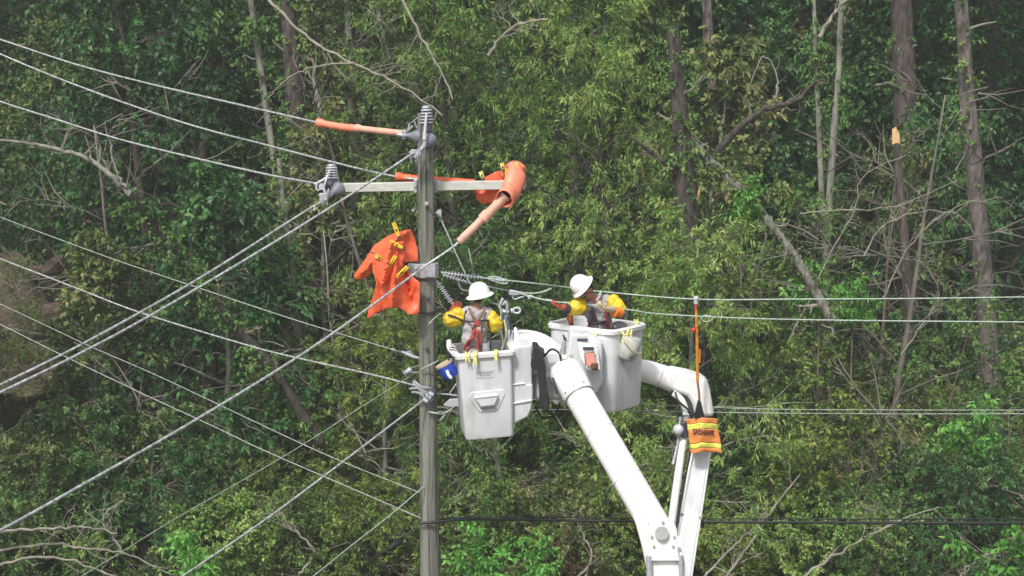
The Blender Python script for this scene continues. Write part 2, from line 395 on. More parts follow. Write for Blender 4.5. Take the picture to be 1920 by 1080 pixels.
TPL['shrub1'] = make_tree('shrub', 42, 3.2, .02, 1.8, .05, 24, 8, True, 3, 16, .13, .035, .36, 'twig', prof=lambda q: 1 - .4 * q, droop=.4)
TPL['bare0'] = make_tree('bare', 51, 5, .15, 2.2, .05, 14, 7, False, 0, 0, bark='twig_pale')
TPL['bare1'] = make_tree('bare', 52, 3.5, .05, 2.0, .04, 16, 8, False, 0, 0, bark='twig_pale')
# compound-leaf shrub (sumac-like fronds)
def frond_mesh(seedv, m):
    rng = np.random.default_rng(seedv); C = []; D = []; tb = MB()
    for s in range(6):
        az_ = rng.random() * 6.28; st, _ = wob(rng, (0, 0, 0), (.5 * math.cos(az_), .5 * math.sin(az_), 1), 1.2 + rng.random() * 1.0, 5, .12)
        tb.tube([Vector(p) for p in st], [.02, .017, .014, .01, .008, .005], 5)
        for f in range(8):
            a = rng.random() * 6.28; p = st[int(rng.integers(2, 6))]
            fp, _ = wob(rng, p, (math.cos(a), math.sin(a), rng.uniform(-.1, .9)), rng.uniform(.35, .8), 5, .14, -.1)
            for i in range(1, 6):
                dirv = fp[i] - fp[i - 1]; sdv = np.cross(dirv, (0, 0, 1)); sdv /= np.linalg.norm(sdv) + 1e-6
                for sg in (-1, 1):
                    C.append(fp[i] - dirv * rng.random()); D.append(sdv * sg + dirv * rng.uniform(1, 6) + rng.normal(size=3) * .35)
    me_t = bpy.data.meshes.new('frond_trunk'); me_t.from_pydata([tuple(v) for v in tb.v], [], tb.f); me_t.materials.append(M['twig']); me_t.shade_smooth()
    return me_t, leaf_mesh('frond_crown', rng, np.array(C), np.array(D), 2, .2, .085, .12, m, .3, 1.0)
TPL['frond0'] = frond_mesh(61, M['leaf_bright'])

def plant(kind, px, Y, leaf, scale, label, cat, name, group=None, bark=None, rz=None, dz=0, zs=1.0, tilt=(0, 0), x=None):
    x = P(px, 540, Y).x if x is None else x
    t = thing(name, (x, Y, H(x, Y) - .05 + dz), label, cat, group)
    t.rotation_euler = (R(tilt[0]), R(tilt[1]), random.uniform(0, 6.28) if rz is None else R(rz)); t.scale = (scale, scale, scale * zs)
    mt, mc = TPL[kind]
    tr = bpy.data.objects.new('trunk' if cat in ('tree', 'sapling', 'dead tree') else 'stem', mt); COL.objects.link(tr); tr.parent = t
    if bark: tr.material_slots[0].link = 'OBJECT'; tr.material_slots[0].material = M[bark]
    if mc:
        c = bpy.data.objects.new('crown' if cat in ('tree', 'sapling') else 'foliage', mc); COL.objects.link(c); c.parent = t
        c.material_slots[0].link = 'OBJECT'; c.material_slots[0].material = M[leaf]
    return t

# ---- broad masses: named trees, from the photograph's left to its right
TREES = [
 # kind, px, Y, leaf, scale, zscale, label
 ('broad0', -150, 24, 'leaf_olive', 1.15, 1.1, 'olive green tree cut by the left edge above the bare clay bank'),
 ('broad2', 110, 25, 'leaf_mid', 1.2, 1.15, 'broad mid green tree behind the three wires at the top left corner'),
 ('broad1', 150, 19.5, 'leaf_olive', .95, .95, 'low olive bushy tree behind the upper end of the leaning brown trunk'),
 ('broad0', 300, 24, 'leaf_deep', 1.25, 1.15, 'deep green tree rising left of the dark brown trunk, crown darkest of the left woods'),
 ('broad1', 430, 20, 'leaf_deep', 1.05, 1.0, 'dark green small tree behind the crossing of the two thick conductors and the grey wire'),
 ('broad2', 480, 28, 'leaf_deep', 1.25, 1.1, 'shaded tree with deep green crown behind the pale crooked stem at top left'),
 ('broad1', 610, 22, 'leaf_olive', 1.0, 1.15, 'thin olive tree with tangled twigs behind the orange line hose left of the pole'),
 ('narrow1', 690, 19, 'leaf_yellow', .95, .9, 'yellow green willowy tree just left of the pole under the orange blanket'),
 ('broad0', 720, 26, 'leaf_olive', 1.15, 1.15, 'olive crowned tree with twiggy top directly above and left of the pole top'),
 ('narrow0', 905, 22.5, 'leaf_light', 1.1, 1.08, 'light green feathery oak immediately right of the pole top'),
 ('narrow1', 960, 18.5, 'leaf_mid', 1.05, 1.0, 'narrow leaved mid green tree between the two bucket workers and the crossarm end'),
 ('narrow0', 1060, 26, 'leaf_mid', 1.2, 1.05, 'tall feathery tree behind the right worker reaching the top of the frame'),
 ('narrow0', 1190, 21, 'leaf_light', 1.0, 1.12, 'bright feathery oak crown hanging over the mossy dark trunk'),
 ('broad1', 1280, 25, 'leaf_olive', 1.15, 1.1, 'olive leafed tree behind the orange hot stick'),
 ('narrow1', 1330, 18.5, 'leaf_mid', .82, .85, 'soft leaved low tree behind the bend of the right boom'),
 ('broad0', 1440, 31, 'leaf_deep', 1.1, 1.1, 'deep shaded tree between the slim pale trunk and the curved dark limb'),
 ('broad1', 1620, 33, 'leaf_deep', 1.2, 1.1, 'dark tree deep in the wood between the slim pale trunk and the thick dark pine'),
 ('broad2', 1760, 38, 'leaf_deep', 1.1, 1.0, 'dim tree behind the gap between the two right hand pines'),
 ('sapling1', 1600, 19, 'leaf_yellow', 1.05, .85, 'yellow green sapling under the two right hand wires, left of the bare twigs'),
 ('sapling0', 1500, 18.3, 'leaf_yellow', 1.1, .8, 'yellow green bushy sapling low between the flag and the right wires'),
 ('broad1', 1900, 23, 'leaf_light', .62, .72, 'small light green tree cut by the right edge above the wires'),
 ('sapling1', 1850, 19, 'leaf_mid', 1.0, .8, 'green sapling with open twigs below the wires at the right edge'),
 ('sapling0', 1715, 18, 'leaf_olive', 1.0, .75, 'olive sapling low at right, between the bare twigs and the bright frond plant'),
 ('sapling1', 560, 18.2, 'leaf_yellow', 1.05, .8, 'yellow green sapling low behind the guy wire crossing left of the pole'),
 ('sapling0', 230, 18, 'leaf_mid', 1.15, .85, 'green sapling low at left beneath the crossing thin wires'),
 ('sapling1', 90, 17.5, 'leaf_mid', .9, .62, 'leafy green sapling at the left edge below the clay bank'),
 ('sapling1', 1545, 21.5, 'leaf_mid', 1.25, 1.05, 'mid green sapling hiding the foot of the slim pale trunk'),
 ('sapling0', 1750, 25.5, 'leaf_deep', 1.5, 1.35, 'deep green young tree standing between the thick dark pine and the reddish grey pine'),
 ('sapling1', 1655, 24, 'leaf_olive', 1.2, 1.2, 'olive young tree in front of the lower thick dark pine'),
 ('sapling0', 1445, 22.5, 'leaf_light', 1.15, 1.1, 'light green young tree beneath the thick curved dark limb'),
 ('sapling1', 1195, 20.5, 'leaf_light', 1.1, 1.15, 'light green young tree in front of the mossy dark trunk'),
 ('narrow1', 1290, 18.0, 'leaf_light', 1.08, 1.02, 'light feathery low tree behind the upright orange stick'),
 ('sapling0', 5, 17.4, 'leaf_olive', .95, .9, 'thin olive sapling screening the clay bank at the left edge'),
 ('sapling1', 1735, 18.5, 'leaf_mid', 1.1, .95, 'loose mid green sapling straddling the two right wires under the bare twigs'),
 ('sapling0', 880, 17.5, 'leaf_light', .85, .7, 'light green sapling low between pole foot and left bucket'),
]
for kd, px, Y, lf, sc, zs, lab in TREES:
    plant(kd, px, Y, lf, sc, lab, 'sapling' if kd.startswith('sap') else 'tree', 'sapling' if kd.startswith('sap') else ('oak_tree' if kd.startswith('nar') else 'broadleaf_tree'), zs=zs)
SHR = [
 ('shrub0', 40, 17, 'leaf_mid', 1.2, 'low rounded green bush at the bottom left corner behind the fallen bare limbs'),
 ('shrub1', 300, 17, 'leaf_deep', 1.1, 'dark green bush at the bottom between the fallen bare limbs and the bright fronds'),
 ('shrub0', 520, 16.8, 'leaf_light', 1.0, 'light green bush at the bottom between the two lowest guy wires'),
 ('shrub0', 690, 16.5, 'leaf_yellow', 1.05, 'yellow green bush at the bottom just left of the pole'),
 ('shrub1', 900, 16.6, 'leaf_light', .95, 'light fine leaved bush at the bottom just right of the pole'),
 ('shrub0', 1050, 16.6, 'leaf_olive', 1.1, 'olive bush with dry twigs at the bottom, midway from pole to boom'),
 ('shrub1', 1170, 17, 'leaf_yellow', 1.0, 'yellow green bush at the bottom, left of the lower boom'),
 ('shrub0', 1340, 16.8, 'leaf_yellow', .9, 'yellowish bush at the bottom touching the right side of the lower boom'),
 ('shrub0', 1640, 16.6, 'leaf_mid', 1.05, 'round leaved green bush at the bottom right, right of the leaning dead poles'),
 ('shrub1', 1800, 17, 'leaf_deep', 1.1, 'dark bush at the bottom right behind the single bent pale stick'),
 ('shrub1', 1390, 18.6, 'leaf_olive', 1.1, 'olive bush right of the orange flag under the lower wires'),
 ('shrub0', 1660, 20.5, 'leaf_dry', .8, 'dry brown leaved bush just above the two right hand wires'),
 ('shrub0', 470, 19.5, 'leaf_mid', 1.2, 'green bush behind the leaning brown trunk, left of the long conductor'),
]
for kd, px, Y, lf, sc, lab in SHR: plant(kd, px, Y, lf, sc, lab, 'bush', 'bush')
FR = [
 (1538, 512, 18.2, .8, 'bright green frond plant standing out above the upper right wire'),
 (1820, 765, 17, .85, 'bright green frond plant below the wires near the right edge'),
 (380, 1018, 14.5, .95, 'bright green frond plant at the bottom left beside the guy wire'),
 (1900, 1005, 14.5, .9, 'bright green frond plant at the bottom right corner'),
 (1392, 345, 18.5, .65, 'bright green frond plant beside the leaning grey log'),
 (905, 1010, 14.5, .75, 'bright green frond plant at the bottom just right of the pole'),
 (1600, 545, 18.5, .6, 'small blue green frond plant just above the upper right wire, right of the brighter one'),
 (1000, 1030, 14.5, .6, 'small frond plant at the bottom, midway from pole to boom'),
]
for px, py, Y, sc, lab in FR:
    t = plant('frond0', px, Y, 'leaf_bright', sc, lab, 'plant', 'frond_plant')
    g0 = t.location.copy(); t.location = P(px, py, Y) - Vector((0, 0, 1.6 * sc))
    b = MB(); b.tube([g0, t.location + Vector((0, 0, .1))], [.03, .02], 6); b.build('long_stem', M['twig'], None, 60)
    st = bpy.data.objects['long_stem'] if 'long_stem' in bpy.data.objects else None
    o = st; o.name = 'cane'; o.parent = t; o.matrix_parent_inverse = (Matrix.Translation(t.location) @ t.rotation_euler.to_matrix().to_4x4() @ Matrix.Scale(sc, 4)).inverted()

# ---- trunks that stand out, with limbs of their own
def trunk_thing(name, pts, r0, r1, bark, label, cat='tree', stubs=6, crown=None, seedv=1, sides=10, stub_len=.9, stub_bark=None):
    rng = random.Random(seedv)
    c = catmull(pts, 6); t = thing(name, c[-1] if c[-1].z < c[0].z else c[0], label, cat)
    b = MB(); n = len(c); rads = [r0 + (r1 - r0) * i / (n - 1) for i in range(n)]
    rads = [r * (1 + .09 * noise.noise(Vector((i * .7, seedv, 0)))) for i, r in enumerate(rads)]
    b.tube(c, rads, sides); b.build('trunk', M[bark], t, 60)
    if crown: creeper(t, c, rads, crown[0], crown[1], seedv, crown[2] if len(crown) > 2 else .35)
    for k in range(stubs):
        i = rng.randrange(2, n - 2); a = rng.uniform(0, 6.28); ax = (c[i + 1] - c[i]).normalized()
        d = Vector((math.cos(a), math.sin(a) * .6, rng.uniform(0, .7))).normalized()
        L = rng.uniform(.3, 1) * stub_len; q = [c[i] + ax * 0, c[i] + d * L * .5 + ax * .05, c[i] + d * L + ax * rng.uniform(-.1, .2)]
        b = MB(); b.tube(catmull(q, 3), [max(.012, rads[i] * .22) * (1 - .11 * j) for j in range(7)], 5)
        b.build('limb', M[stub_bark or 'twig_pale'], t, 60)
    return t
def creeper(t, c, rads, n, leaf, seedv, tl=.35):
    rng = np.random.default_rng(seedv); C = []; D = []
    for k in range(n):
        i = int(rng.integers(0, len(c) - 1)); f = rng.random(); p = c[i].lerp(c[i + 1], f); d = unit(rng.normal(size=3) * np.array([1, 1, .4])); r = rads[i]
        C.append(np.array(p) + d * r * .9); D.append(d + np.array([0, 0, rng.normal() * .5]))
    me = leaf_mesh('creeper', rng, C, D, 14, .11, .055, tl, M[leaf], .5)
    o = bpy.data.objects.new('creeper', me); COL.objects.link(o); put(o, t)
def vert_trunk(px0, py0, px1, py1, Y, w0, w1, **k):
    """standing trunk seen from (px0,py0) near its top down to (px1,py1); carried on to the ground and up to its crown"""
    a = P(px0, py0, Y); b_ = P(px1, py1, Y); d = (a - b_).normalized()
    top = a + d * (9 if py0 <= 40 else 1.6); g = b_.copy()
    while g.z > H(g.x, g.y) - .1: g = g - d * .3
    sc = (Y + 22.6) / F; mid = (a + b_) / 2
    ln = (top - g).length
    pts = [top, a, mid + Vector((random.uniform(-.05, .05), 0, 0)), b_, g]
    k.setdefault('crown', (120, 'leaf_mid', .4))
    return trunk_thing(pts=pts, r0=w0 * sc / 2 * .8, r1=w1 * sc / 2 * 1.1, **k)
vert_trunk(1802, 0, 1830, 350, 23, 26, 35, name='pine_tree', bark='bark_pine', label='reddish grey pine trunk with short dead stubs, second trunk from the right edge', stubs=9, seedv=5)
vert_trunk(1690, 0, 1703, 420, 28, 44, 50, name='pine_tree', bark='bark_red', label='thick dark pine trunk right of the slim pale trunk, behind the freshly snapped stub', stubs=8, seedv=6)
vert_trunk(1722, 0, 1735, 300, 34, 30, 34, name='pine_tree', bark='bark_pine', label='paler pine trunk half hidden just right of the thick dark pine', stubs=4, seedv=7)
vert_trunk(1850, 0, 1868, 420, 36, 54, 62, name='pine_tree', bark='bark_dark', label='widest dark trunk in deep shade right of the reddish grey pine', stubs=2, seedv=8)
vert_trunk(1578, 0, 1560, 300, 24, 10, 14, name='slim_tree', bark='bark_pale', label='slim pale grey trunk standing straight at upper right', stubs=5, seedv=9, stub_len=.5)
vert_trunk(1526, 0, 1536, 250, 24.5, 7, 11, name='slim_tree', bark='bark_pale', label='thinner pale stem left of the slim pale trunk, with a forked white limb', stubs=4, seedv=10, stub_len=.6)
vert_trunk(1326, 20, 1336, 260, 27, 20, 24, name='pine_tree', bark='bark_pine', label='pinkish grey straight trunk above the mossy dark trunk', stubs=3, seedv=11)
vert_trunk(1496, 20, 1506, 300, 33, 20, 24, name='pine_tree', bark='bark_dark', label='shaded trunk between the curved dark limb and the thin pale stems', stubs=2, seedv=12)
vert_trunk(1272, 180, 1288, 385, 19.0, 28, 46, name='mossy_tree', bark='bark_dark', label='thick mossy dark trunk at upper centre right with broken side limbs', stubs=8, seedv=13)
vert_trunk(548, 120, 562, 330, 24, 34, 44, name='dark_tree', bark='bark_red', label='dark brown trunk behind the left end of the orange line hose', stubs=4, seedv=14)
vert_trunk(536, 420, 556, 600, 20.5, 11, 15, name='slim_tree', bark='bark_pale', label='short pale grey trunk crossed by the two thick conductors', stubs=4, seedv=15, stub_len=.5)
vert_trunk(655, 100, 662, 250, 27, 16, 20, name='slim_tree', bark='bark_pale', label='grey trunk in shade above the orange line hose', stubs=3, seedv=16)
vert_trunk(470, 0, 486, 110, 25, 11, 13, name='slim_tree', bark='bark_pale', label='grey thin trunk at the top edge left of the long diagonal dead limb', stubs=3, seedv=17)
vert_trunk(385, 380, 392, 560, 24, 18, 24, name='dark_tree', bark='bark_dark', label='dark trunk under the leaning brown trunk, left of centre left', stubs=2, seedv=18)
vert_trunk(940, 0, 945, 90, 29, 28, 32, name='dark_tree', bark='bark_red', label='dark trunk at the top edge above the light green feathery oak', stubs=3, seedv=19)
vert_trunk(1722, 600, 1718, 720, 26, 28, 34, name='dark_tree', bark='bark_dark', label='dark lower trunk in shade under the two right hand wires', stubs=1, seedv=20)
vert_trunk(1832, 560, 1842, 700, 27, 30, 40, name='dark_tree', bark='bark_red', label='reddish dark lower trunk in shade near the right edge below the wires', stubs=1, seedv=21)
# leaning and fallen wood
def limb_thing(name, pts, r0, r1, bark, label, cat='fallen limb', twig=14, seedv=1, tl=1.1, tb=None, tr=.2, leafy=None):
    rng = random.Random(seedv); c = catmull(pts, 7); t = thing(name, c[0], label, cat)
    n = len(c); rads = [(r0 + (r1 - r0) * (i / (n - 1)) ** .8) * (1 + .12 * noise.noise(Vector((i * .9, seedv, 1)))) for i in range(n)]
    b = MB(); b.tube([p + Vector((noise.noise(Vector((i * .5, seedv, 2))), noise.noise(Vector((i * .5, seedv, 4))), noise.noise(Vector((i * .5, seedv, 3))))) * .06 for i, p in enumerate(c)], rads, 8); b.build('limb', M[bark], t, 60)
    if leafy: creeper(t, c, rads, leafy[0], leafy[1], seedv, .4)
    for k in range(twig):
        i = rng.randrange(n // 5, n - 1); ax = (c[i + 1] - c[i]).normalized()
        d = (ax * rng.uniform(.5, 1.2) + Vector((rng.gauss(0, .8), rng.gauss(0, .4), rng.gauss(.15, .7)))).normalized()
        L = rng.uniform(.35, 1) * tl; p = c[i]; q = [p]; dd = d.copy()
        for s in range(5):
            dd = (dd + Vector((rng.gauss(0, .25), rng.gauss(0, .25), rng.gauss(.03, .25)))).normalized(); q.append(q[-1] + dd * L / 5)
        rr = max(.008, min(rads[i] * .45, tr))
        b = MB(); b.tube(q, [rr * (1 - .15 * j) for j in range(6)], 5)
        for s in range(2):
            a = rng.randrange(2, 5); d2 = (dd + Vector((rng.gauss(0, .8), rng.gauss(0, .5), rng.gauss(0, .8)))).normalized()
            b.tube([q[a], q[a] + d2 * L * .25, q[a] + d2 * L * .45 + Vector((0, 0, rng.gauss(0, .06)))], [rr * .5, rr * .35, rr * .2], 4)
        b.build('twig', M[tb or bark], t, 60)
    return t
def PL(Y, *l): return [P(x, y, Y if not isinstance(Y, tuple) else Y[0] + (Y[1] - Y[0]) * i / (len(l) - 1)) for i, (x, y) in enumerate(l)]
limb_thing('leaning_tree', PL((17.6, 16.3), (600, 830), (520, 705), (430, 600), (350, 500), (290, 420), (245, 365)), .14, .10, 'bark_dark', 'long brown trunk leaning up to the left across the left woods', 'tree', 12, 31, .8, 'twig', leafy=(260, 'leaf_mid'))
limb_thing('broken_limb', PL((16.2, 16.2), (245, 365), (215, 335), (170, 300), (120, 283), (60, 270), (0, 262)), .075, .03, 'bark_pale', 'pale upper limb of the leaning brown trunk reaching the left edge', 'branch', 12, 32, .9, 'twig_pale')
limb_thing('broken_limb', PL(16.1, (235, 352), (222, 330), (212, 300), (206, 262)), .035, .02, 'bark_pale', 'short upright grey limb on the bend of the leaning brown trunk', 'branch', 3, 33, .4, 'twig_pale')
limb_thing('fallen_limb', PL((22, 19.5), (500, -5), (570, 65), (640, 108), (700, 135), (762, 168), (830, 215)), .042, .02, 'twig_pale', 'long pale dead limb running diagonally down from the top edge toward the pole top', 'branch', 16, 34, 1.3)
limb_thing('fallen_limb', PL(20.5, (665, 118), (610, 122), (560, 135), (520, 165), (490, 200)), .028, .01, 'twig_pale', 'curved pale bare branch hanging left over the dark brown trunk', 'branch', 14, 35, .9)
limb_thing('fallen_limb', PL((20, 19), (755, 0), (790, 70), (820, 120), (850, 185)), .035, .02, 'twig_pale', 'pale straight dead limb slanting just above left of the pole top', 'branch', 10, 36, .9)
limb_thing('broken_limb', PL(22, (705, -5), (712, 40), (722, 75), (730, 110)), .07, .04, 'bark_pale', 'twisted pale grey stem at the top edge left of centre', 'branch', 9, 37, .9)
limb_thing('broken_limb', PL(21, (602, 235), (598, 190), (588, 150), (592, 120)), .07, .035, 'bark_pale', 'crooked pale stem standing directly above the orange hose end', 'branch', 5, 38, .8)
limb_thing('fallen_limb', PL(19, (915, 105), (940, 70), (975, 45), (1030, 36)), .045, .03, 'twig_pale', 'curved pale branch arching at the top centre right of the pole', 'branch', 8, 39, .8)
limb_thing('leaning_log', PL((19.5, 17.5), (1295, 268), (1350, 318), (1415, 385), (1475, 460), (1520, 530), (1560, 600)), .10, .115, 'bark_log', 'grey log leaning down to the right from the mossy dark trunk', 'log', 10, 40, .7, 'twig_pale', leafy=(60, 'leaf_olive'))
limb_thing('broken_limb', PL((18.9, 18.6), (1276, 330), (1240, 300), (1215, 280), (1190, 262)), .08, .04, 'bark_dark', 'dark broken limb curving left from the mossy trunk', 'branch', 6, 41, .7, 'twig')
limb_thing('broken_limb', PL((20.5, 20), (1345, 285), (1390, 235), (1440, 203), (1490, 190), (1530, 152)), .10, .045, 'bark_dark', 'thick curved dark limb rising right toward the thin pale stems', 'branch', 7, 42, .8, 'twig')
limb_thing('broken_limb', PL(20.2, (1450, 200), (1458, 150), (1432, 105), (1402, 170)), .03, .012, 'twig_pale', 'thin pale hooked twig on top of the thick curved dark limb', 'branch', 5, 43, .5)
limb_thing('fallen_limb', PL(23.5, (1536, 70), (1562, 28), (1590, -5)), .06, .03, 'twig_pale', 'white forked limb crossing from the thin pale stem to the slim pale trunk', 'branch', 3, 44, .5)
BT = [
 (18, (1480, 640), (1560, 470), (1600, 400), (1620, 330), (1700, 290), 'tall thin dead stem left of the snapped trunk, above the wires'),
 (18, (1655, 560), (1700, 470), (1745, 420), (1800, 385), (1880, 370), 'bare pale stem forking right above the wires at right'),
 (18.2, (1690, 665), (1735, 600), (1760, 560), (1750, 520), (1720, 480), 'thin pale bare stem rising through the two right hand wires'),
 (18.6, (1500, 400), (1560, 395), (1640, 392), (1700, 380), (1790, 340), 'long pale bare branch lying level above the right hand wires'),
 (17, (1620, 480), (1650, 430), (1710, 400), (1790, 400), (1830, 440), 'pale arching bare branch above the dry brown bush'),
]
for k, (Y, a, b_, c_, d_, e_, lab) in enumerate(BT):
    limb_thing('dead_branch', PL(Y, a, b_, c_, d_, e_), .020, .008, 'twig_pale', lab, 'branch', 12, 60 + k, .9)
BL = [
 (14.5, (-20, 1035), (90, 1020), (170, 1030), (230, 1037), (330, 1080), 'fallen bare limb across the bottom left corner, crossed by the thin guy wire'),
 (14.2, (-20, 1000), (60, 992), (120, 990), (160, 988), (220, 1000), 'short brown fallen bough along the left edge near the bottom'),
 (14.6, (230, 1040), (215, 1010), (195, 985), (200, 960), (230, 940), 'thin bare branch rising from the crossing at bottom left'),
 (14.4, (0, 1060), (60, 1045), (130, 1050), (200, 1075), (280, 1100), 'lowest bare fallen limb in the bottom left corner'),
 (14.8, (1310, 1095), (1350, 1050), (1390, 1010), (1420, 985), (1440, 965), 'pale dead pole leaning right from the bottom, right of the lower boom'),
 (14.9, (1345, 1100), (1385, 1050), (1420, 1000), (1445, 960), (1500, 890), 'second pale dead pole leaning right beside the first at bottom right'),
 (15, (1500, 1085), (1560, 1045), (1620, 1010), (1690, 975), (1760, 950), 'dead branch slanting up to the right at the bottom right'),
 (14.6, (1800, 1090), (1812, 1065), (1850, 1040), (1890, 1015), (1915, 995), 'single bent pale stick at the bottom right'),
 (15, (560, 1075), (590, 1040), (570, 1010), (540, 985), (530, 960), 'bare pale twig curving at the bottom centre left'),
 (15.5, (1080, 1085), (1110, 1050), (1100, 1015), (1085, 985), (1080, 950), 'dry thin stem at the bottom, left of the lower boom'),
]
for k, (Y, a, b_, c_, d_, e_, lab) in enumerate(BL):
    limb_thing('dead_branch', PL(Y, a, b_, c_, d_, e_), .034, .014, 'twig_pale', lab, 'branch', 10, 80 + k, .9)
# freshly snapped trunk
tsn = thing('snapped_trunk', P(1690, 560, 20), 'snapped slim trunk with fresh orange wood at its broken tip', 'dead tree')
b = MB(); b.tube(catmull(PL(20, (1706, 640), (1698, 480), (1690, 380), (1683, 300), (1680, 268)), 6), [.13 - .0025 * i for i in range(25)], 9); b.build('trunk', M['bark_red'], tsn, 60)
b = MB()
for dx, hgt, r in ((0, .40, .06), (.06, .31, .045), (-.055, .37, .045), (.03, .24, .05), (-.03, .30, .05)):
    c0 = P(1680, 270, 20) + Vector((dx, 0, 0)); b.tube([c0, c0 + Vector((-.01, 0, hgt * .7)), c0 + Vector((-.03, 0, hgt))], [r, r * .85, r * .35], 6)
b.build('splinter', M['fresh_wood'], tsn, 20)
t2 = thing('splintered_stub', P(1310, 380, 19), 'pale orange splintered stub below the mossy dark trunk', 'branch')
b = MB(); b.tube(PP((1302, 392, 19), (1309, 365, 19), (1316, 342, 19)), [.045, .04, .012], 6); b.build('splinter', M['fresh_wood'], t2, 20)
b = MB(); b.tube(PP((1290, 420, 19), (1302, 392, 19)), [.055, .045], 6); b.build('stub', M['bark_pale'], t2, 40)
# clay bank at the far left
b = MB(); n = 40; vs = []; fs = []
for j in range(n):
    for i in range(n):
        u = i / (n - 1); v = j / (n - 1)
        p = P(-220 + 300 * u, 790 - 290 * v, 16.6 + 3.0 * v + 1.5 * u)
        e_ = min(1, (1 - u) * 2.2) * min(1, (1 - v) * 3) * min(1, v * 5)
        p += Vector((0, 1, 0)) * (.9 * noise.noise(p * .9) + .35 * noise.noise(p * 3)); p.z += .3 * noise.noise(p * 1.3) + .12 * noise.noise(p * 4)
        p.y += (1 - e_) * 2.2; vs.append(p)
for j in range(n - 1):
    for i in range(n - 1): fs.append((j * n + i, j * n + i + 1, (j + 1) * n + i + 1, (j + 1) * n + i))
b.add(vs, fs); tag(b.build('earth_bank', M['bank'], None, 60), 'bare reddish clay bank at the left edge', None, None, 'structure')
for k, (x, y, sc) in enumerate(((-10, 700, .35), (70, 560, .3), (20, 640, .22), (95, 650, .3), (60, 720, .33), (-5, 540, .22))):
    q = P(x - 40, y, 16.9); t = thing('weed', q - Vector((0, 0, .5 * sc)), ['olive weed low on the clay bank at the left edge', 'weed at the top right lip of the clay bank', 'small weed in the middle of the clay bank', 'weed on the right slope of the clay bank', 'weed at the lower right foot of the clay bank', 'tiny weed at the top left of the clay bank'][k], 'plant')
    t.scale = (sc,) * 3; c = bpy.data.objects.new('foliage', TPL['shrub1'][1]); COL.objects.link(c); c.parent = t; c.material_slots[0].link = 'OBJECT'; c.material_slots[0].material = M['leaf_olive']
    c = bpy.data.objects.new('stem', TPL['shrub1'][0]); COL.objects.link(c); c.parent = t

# ---- stuff: undergrowth on the slope, far woods
def scatter(name, pts, rots, scls, tpl, leaf, label, which=1):
    me = bpy.data.meshes.new(name); me.from_pydata(pts, [], [])
    a = me.attributes.new('rot', 'FLOAT_VECTOR', 'POINT'); a.data.foreach_set('vector', np.array(rots, np.float32).ravel())
    a = me.attributes.new('scl', 'FLOAT', 'POINT'); a.data.foreach_set('value', np.array(scls, np.float32))
    o = bpy.data.objects.new(name, me); COL.objects.link(o)
    src = next(c for c in bpy.data.objects if c.type == 'MESH' and c.data == TPL[tpl][which])
    ng = bpy.data.node_groups.new(name, 'GeometryNodeTree')
    ng.interface.new_socket('Geometry', in_out='INPUT', socket_type='NodeSocketGeometry'); ng.interface.new_socket('Geometry', in_out='OUTPUT', socket_type='NodeSocketGeometry')
    N = ng.nodes; L = ng.links; gi = N.new('NodeGroupInput'); go = N.new('NodeGroupOutput'); ip = N.new('GeometryNodeInstanceOnPoints')
    oi = N.new('GeometryNodeObjectInfo'); oi.inputs['Object'].default_value = src; oi.inputs['As Instance'].default_value = False
    sm = N.new('GeometryNodeSetMaterial'); sm.inputs['Material'].default_value = M[leaf]
    r = N.new('GeometryNodeInputNamedAttribute'); r.data_type = 'FLOAT_VECTOR'; r.inputs[0].default_value = 'rot'
    er = N.new('FunctionNodeEulerToRotation')
    s = N.new('GeometryNodeInputNamedAttribute'); s.data_type = 'FLOAT'; s.inputs[0].default_value = 'scl'
    L.new(gi.outputs[0], ip.inputs['Points']); L.new(oi.outputs['Geometry'], sm.inputs['Geometry']); L.new(sm.outputs[0], ip.inputs['Instance'])
    L.new(r.outputs['Attribute'], er.inputs[0]); L.new(er.outputs[0], ip.inputs['Rotation']); L.new(s.outputs['Attribute'], ip.inputs['Scale'])
    L.new(ip.outputs[0], go.inputs[0])
    md = o.modifiers.new('scatter', 'NODES'); md.node_group = ng
    return tag(o, label, None, None, 'stuff')
def spots(n, y0, y1, sx, rng, smin, smax, sink=.5, side=None, dens=None):
    pts = []; rots = []; sc = []
    while len(pts) < n:
        y = rng.uniform(y0, y1); half = (y + 22) * .34 + 3; x = rng.uniform(-half, half)
        if dens and rng.random() > dens(x / half, y): continue
        s = rng.uniform(smin, smax)
        pts.append((x, y, H(x, y) - sink * s)); rots.append((rng.gauss(0, .12), rng.gauss(0, .12), rng.uniform(0, 6.28))); sc.append(s)
    return pts, rots, sc
rg = random.Random(3)
clear = lambda u, y: .5 if (u < -.78 and y < 24) else 1
scatter('undergrowth', *spots(95, 16.2, 30, 1, rg, .6, 1.1, .3, dens=clear), 'shrub0', 'leaf_light', 'tangled light green undergrowth covering the slope')
scatter('undergrowth', *spots(75, 16.5, 34, 1, rg, .6, 1.1, .3, dens=clear), 'shrub1', 'leaf_olive', 'olive brushy undergrowth among the saplings')
scatter('undergrowth', *spots(40, 16.5, 30, 1, rg, .5, .9, .3, dens=clear), 'shrub0', 'leaf_yellow', 'yellowish creepers in the undergrowth')
scatter('dry_brush', *spots(24, 15.8, 28, 1, rg, .35, .7, .3), 'shrub1', 'leaf_dry', 'dry brown brush lying in the undergrowth')
left = lambda u, y: 1 if u < .35 else .30
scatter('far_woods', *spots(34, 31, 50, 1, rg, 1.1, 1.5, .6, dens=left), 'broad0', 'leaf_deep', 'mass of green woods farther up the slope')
scatter('far_woods', *spots(26, 33, 56, 1, rg, 1.1, 1.5, .6, dens=left), 'broad2', 'leaf_olive', 'olive mass of woods farther up the slope')
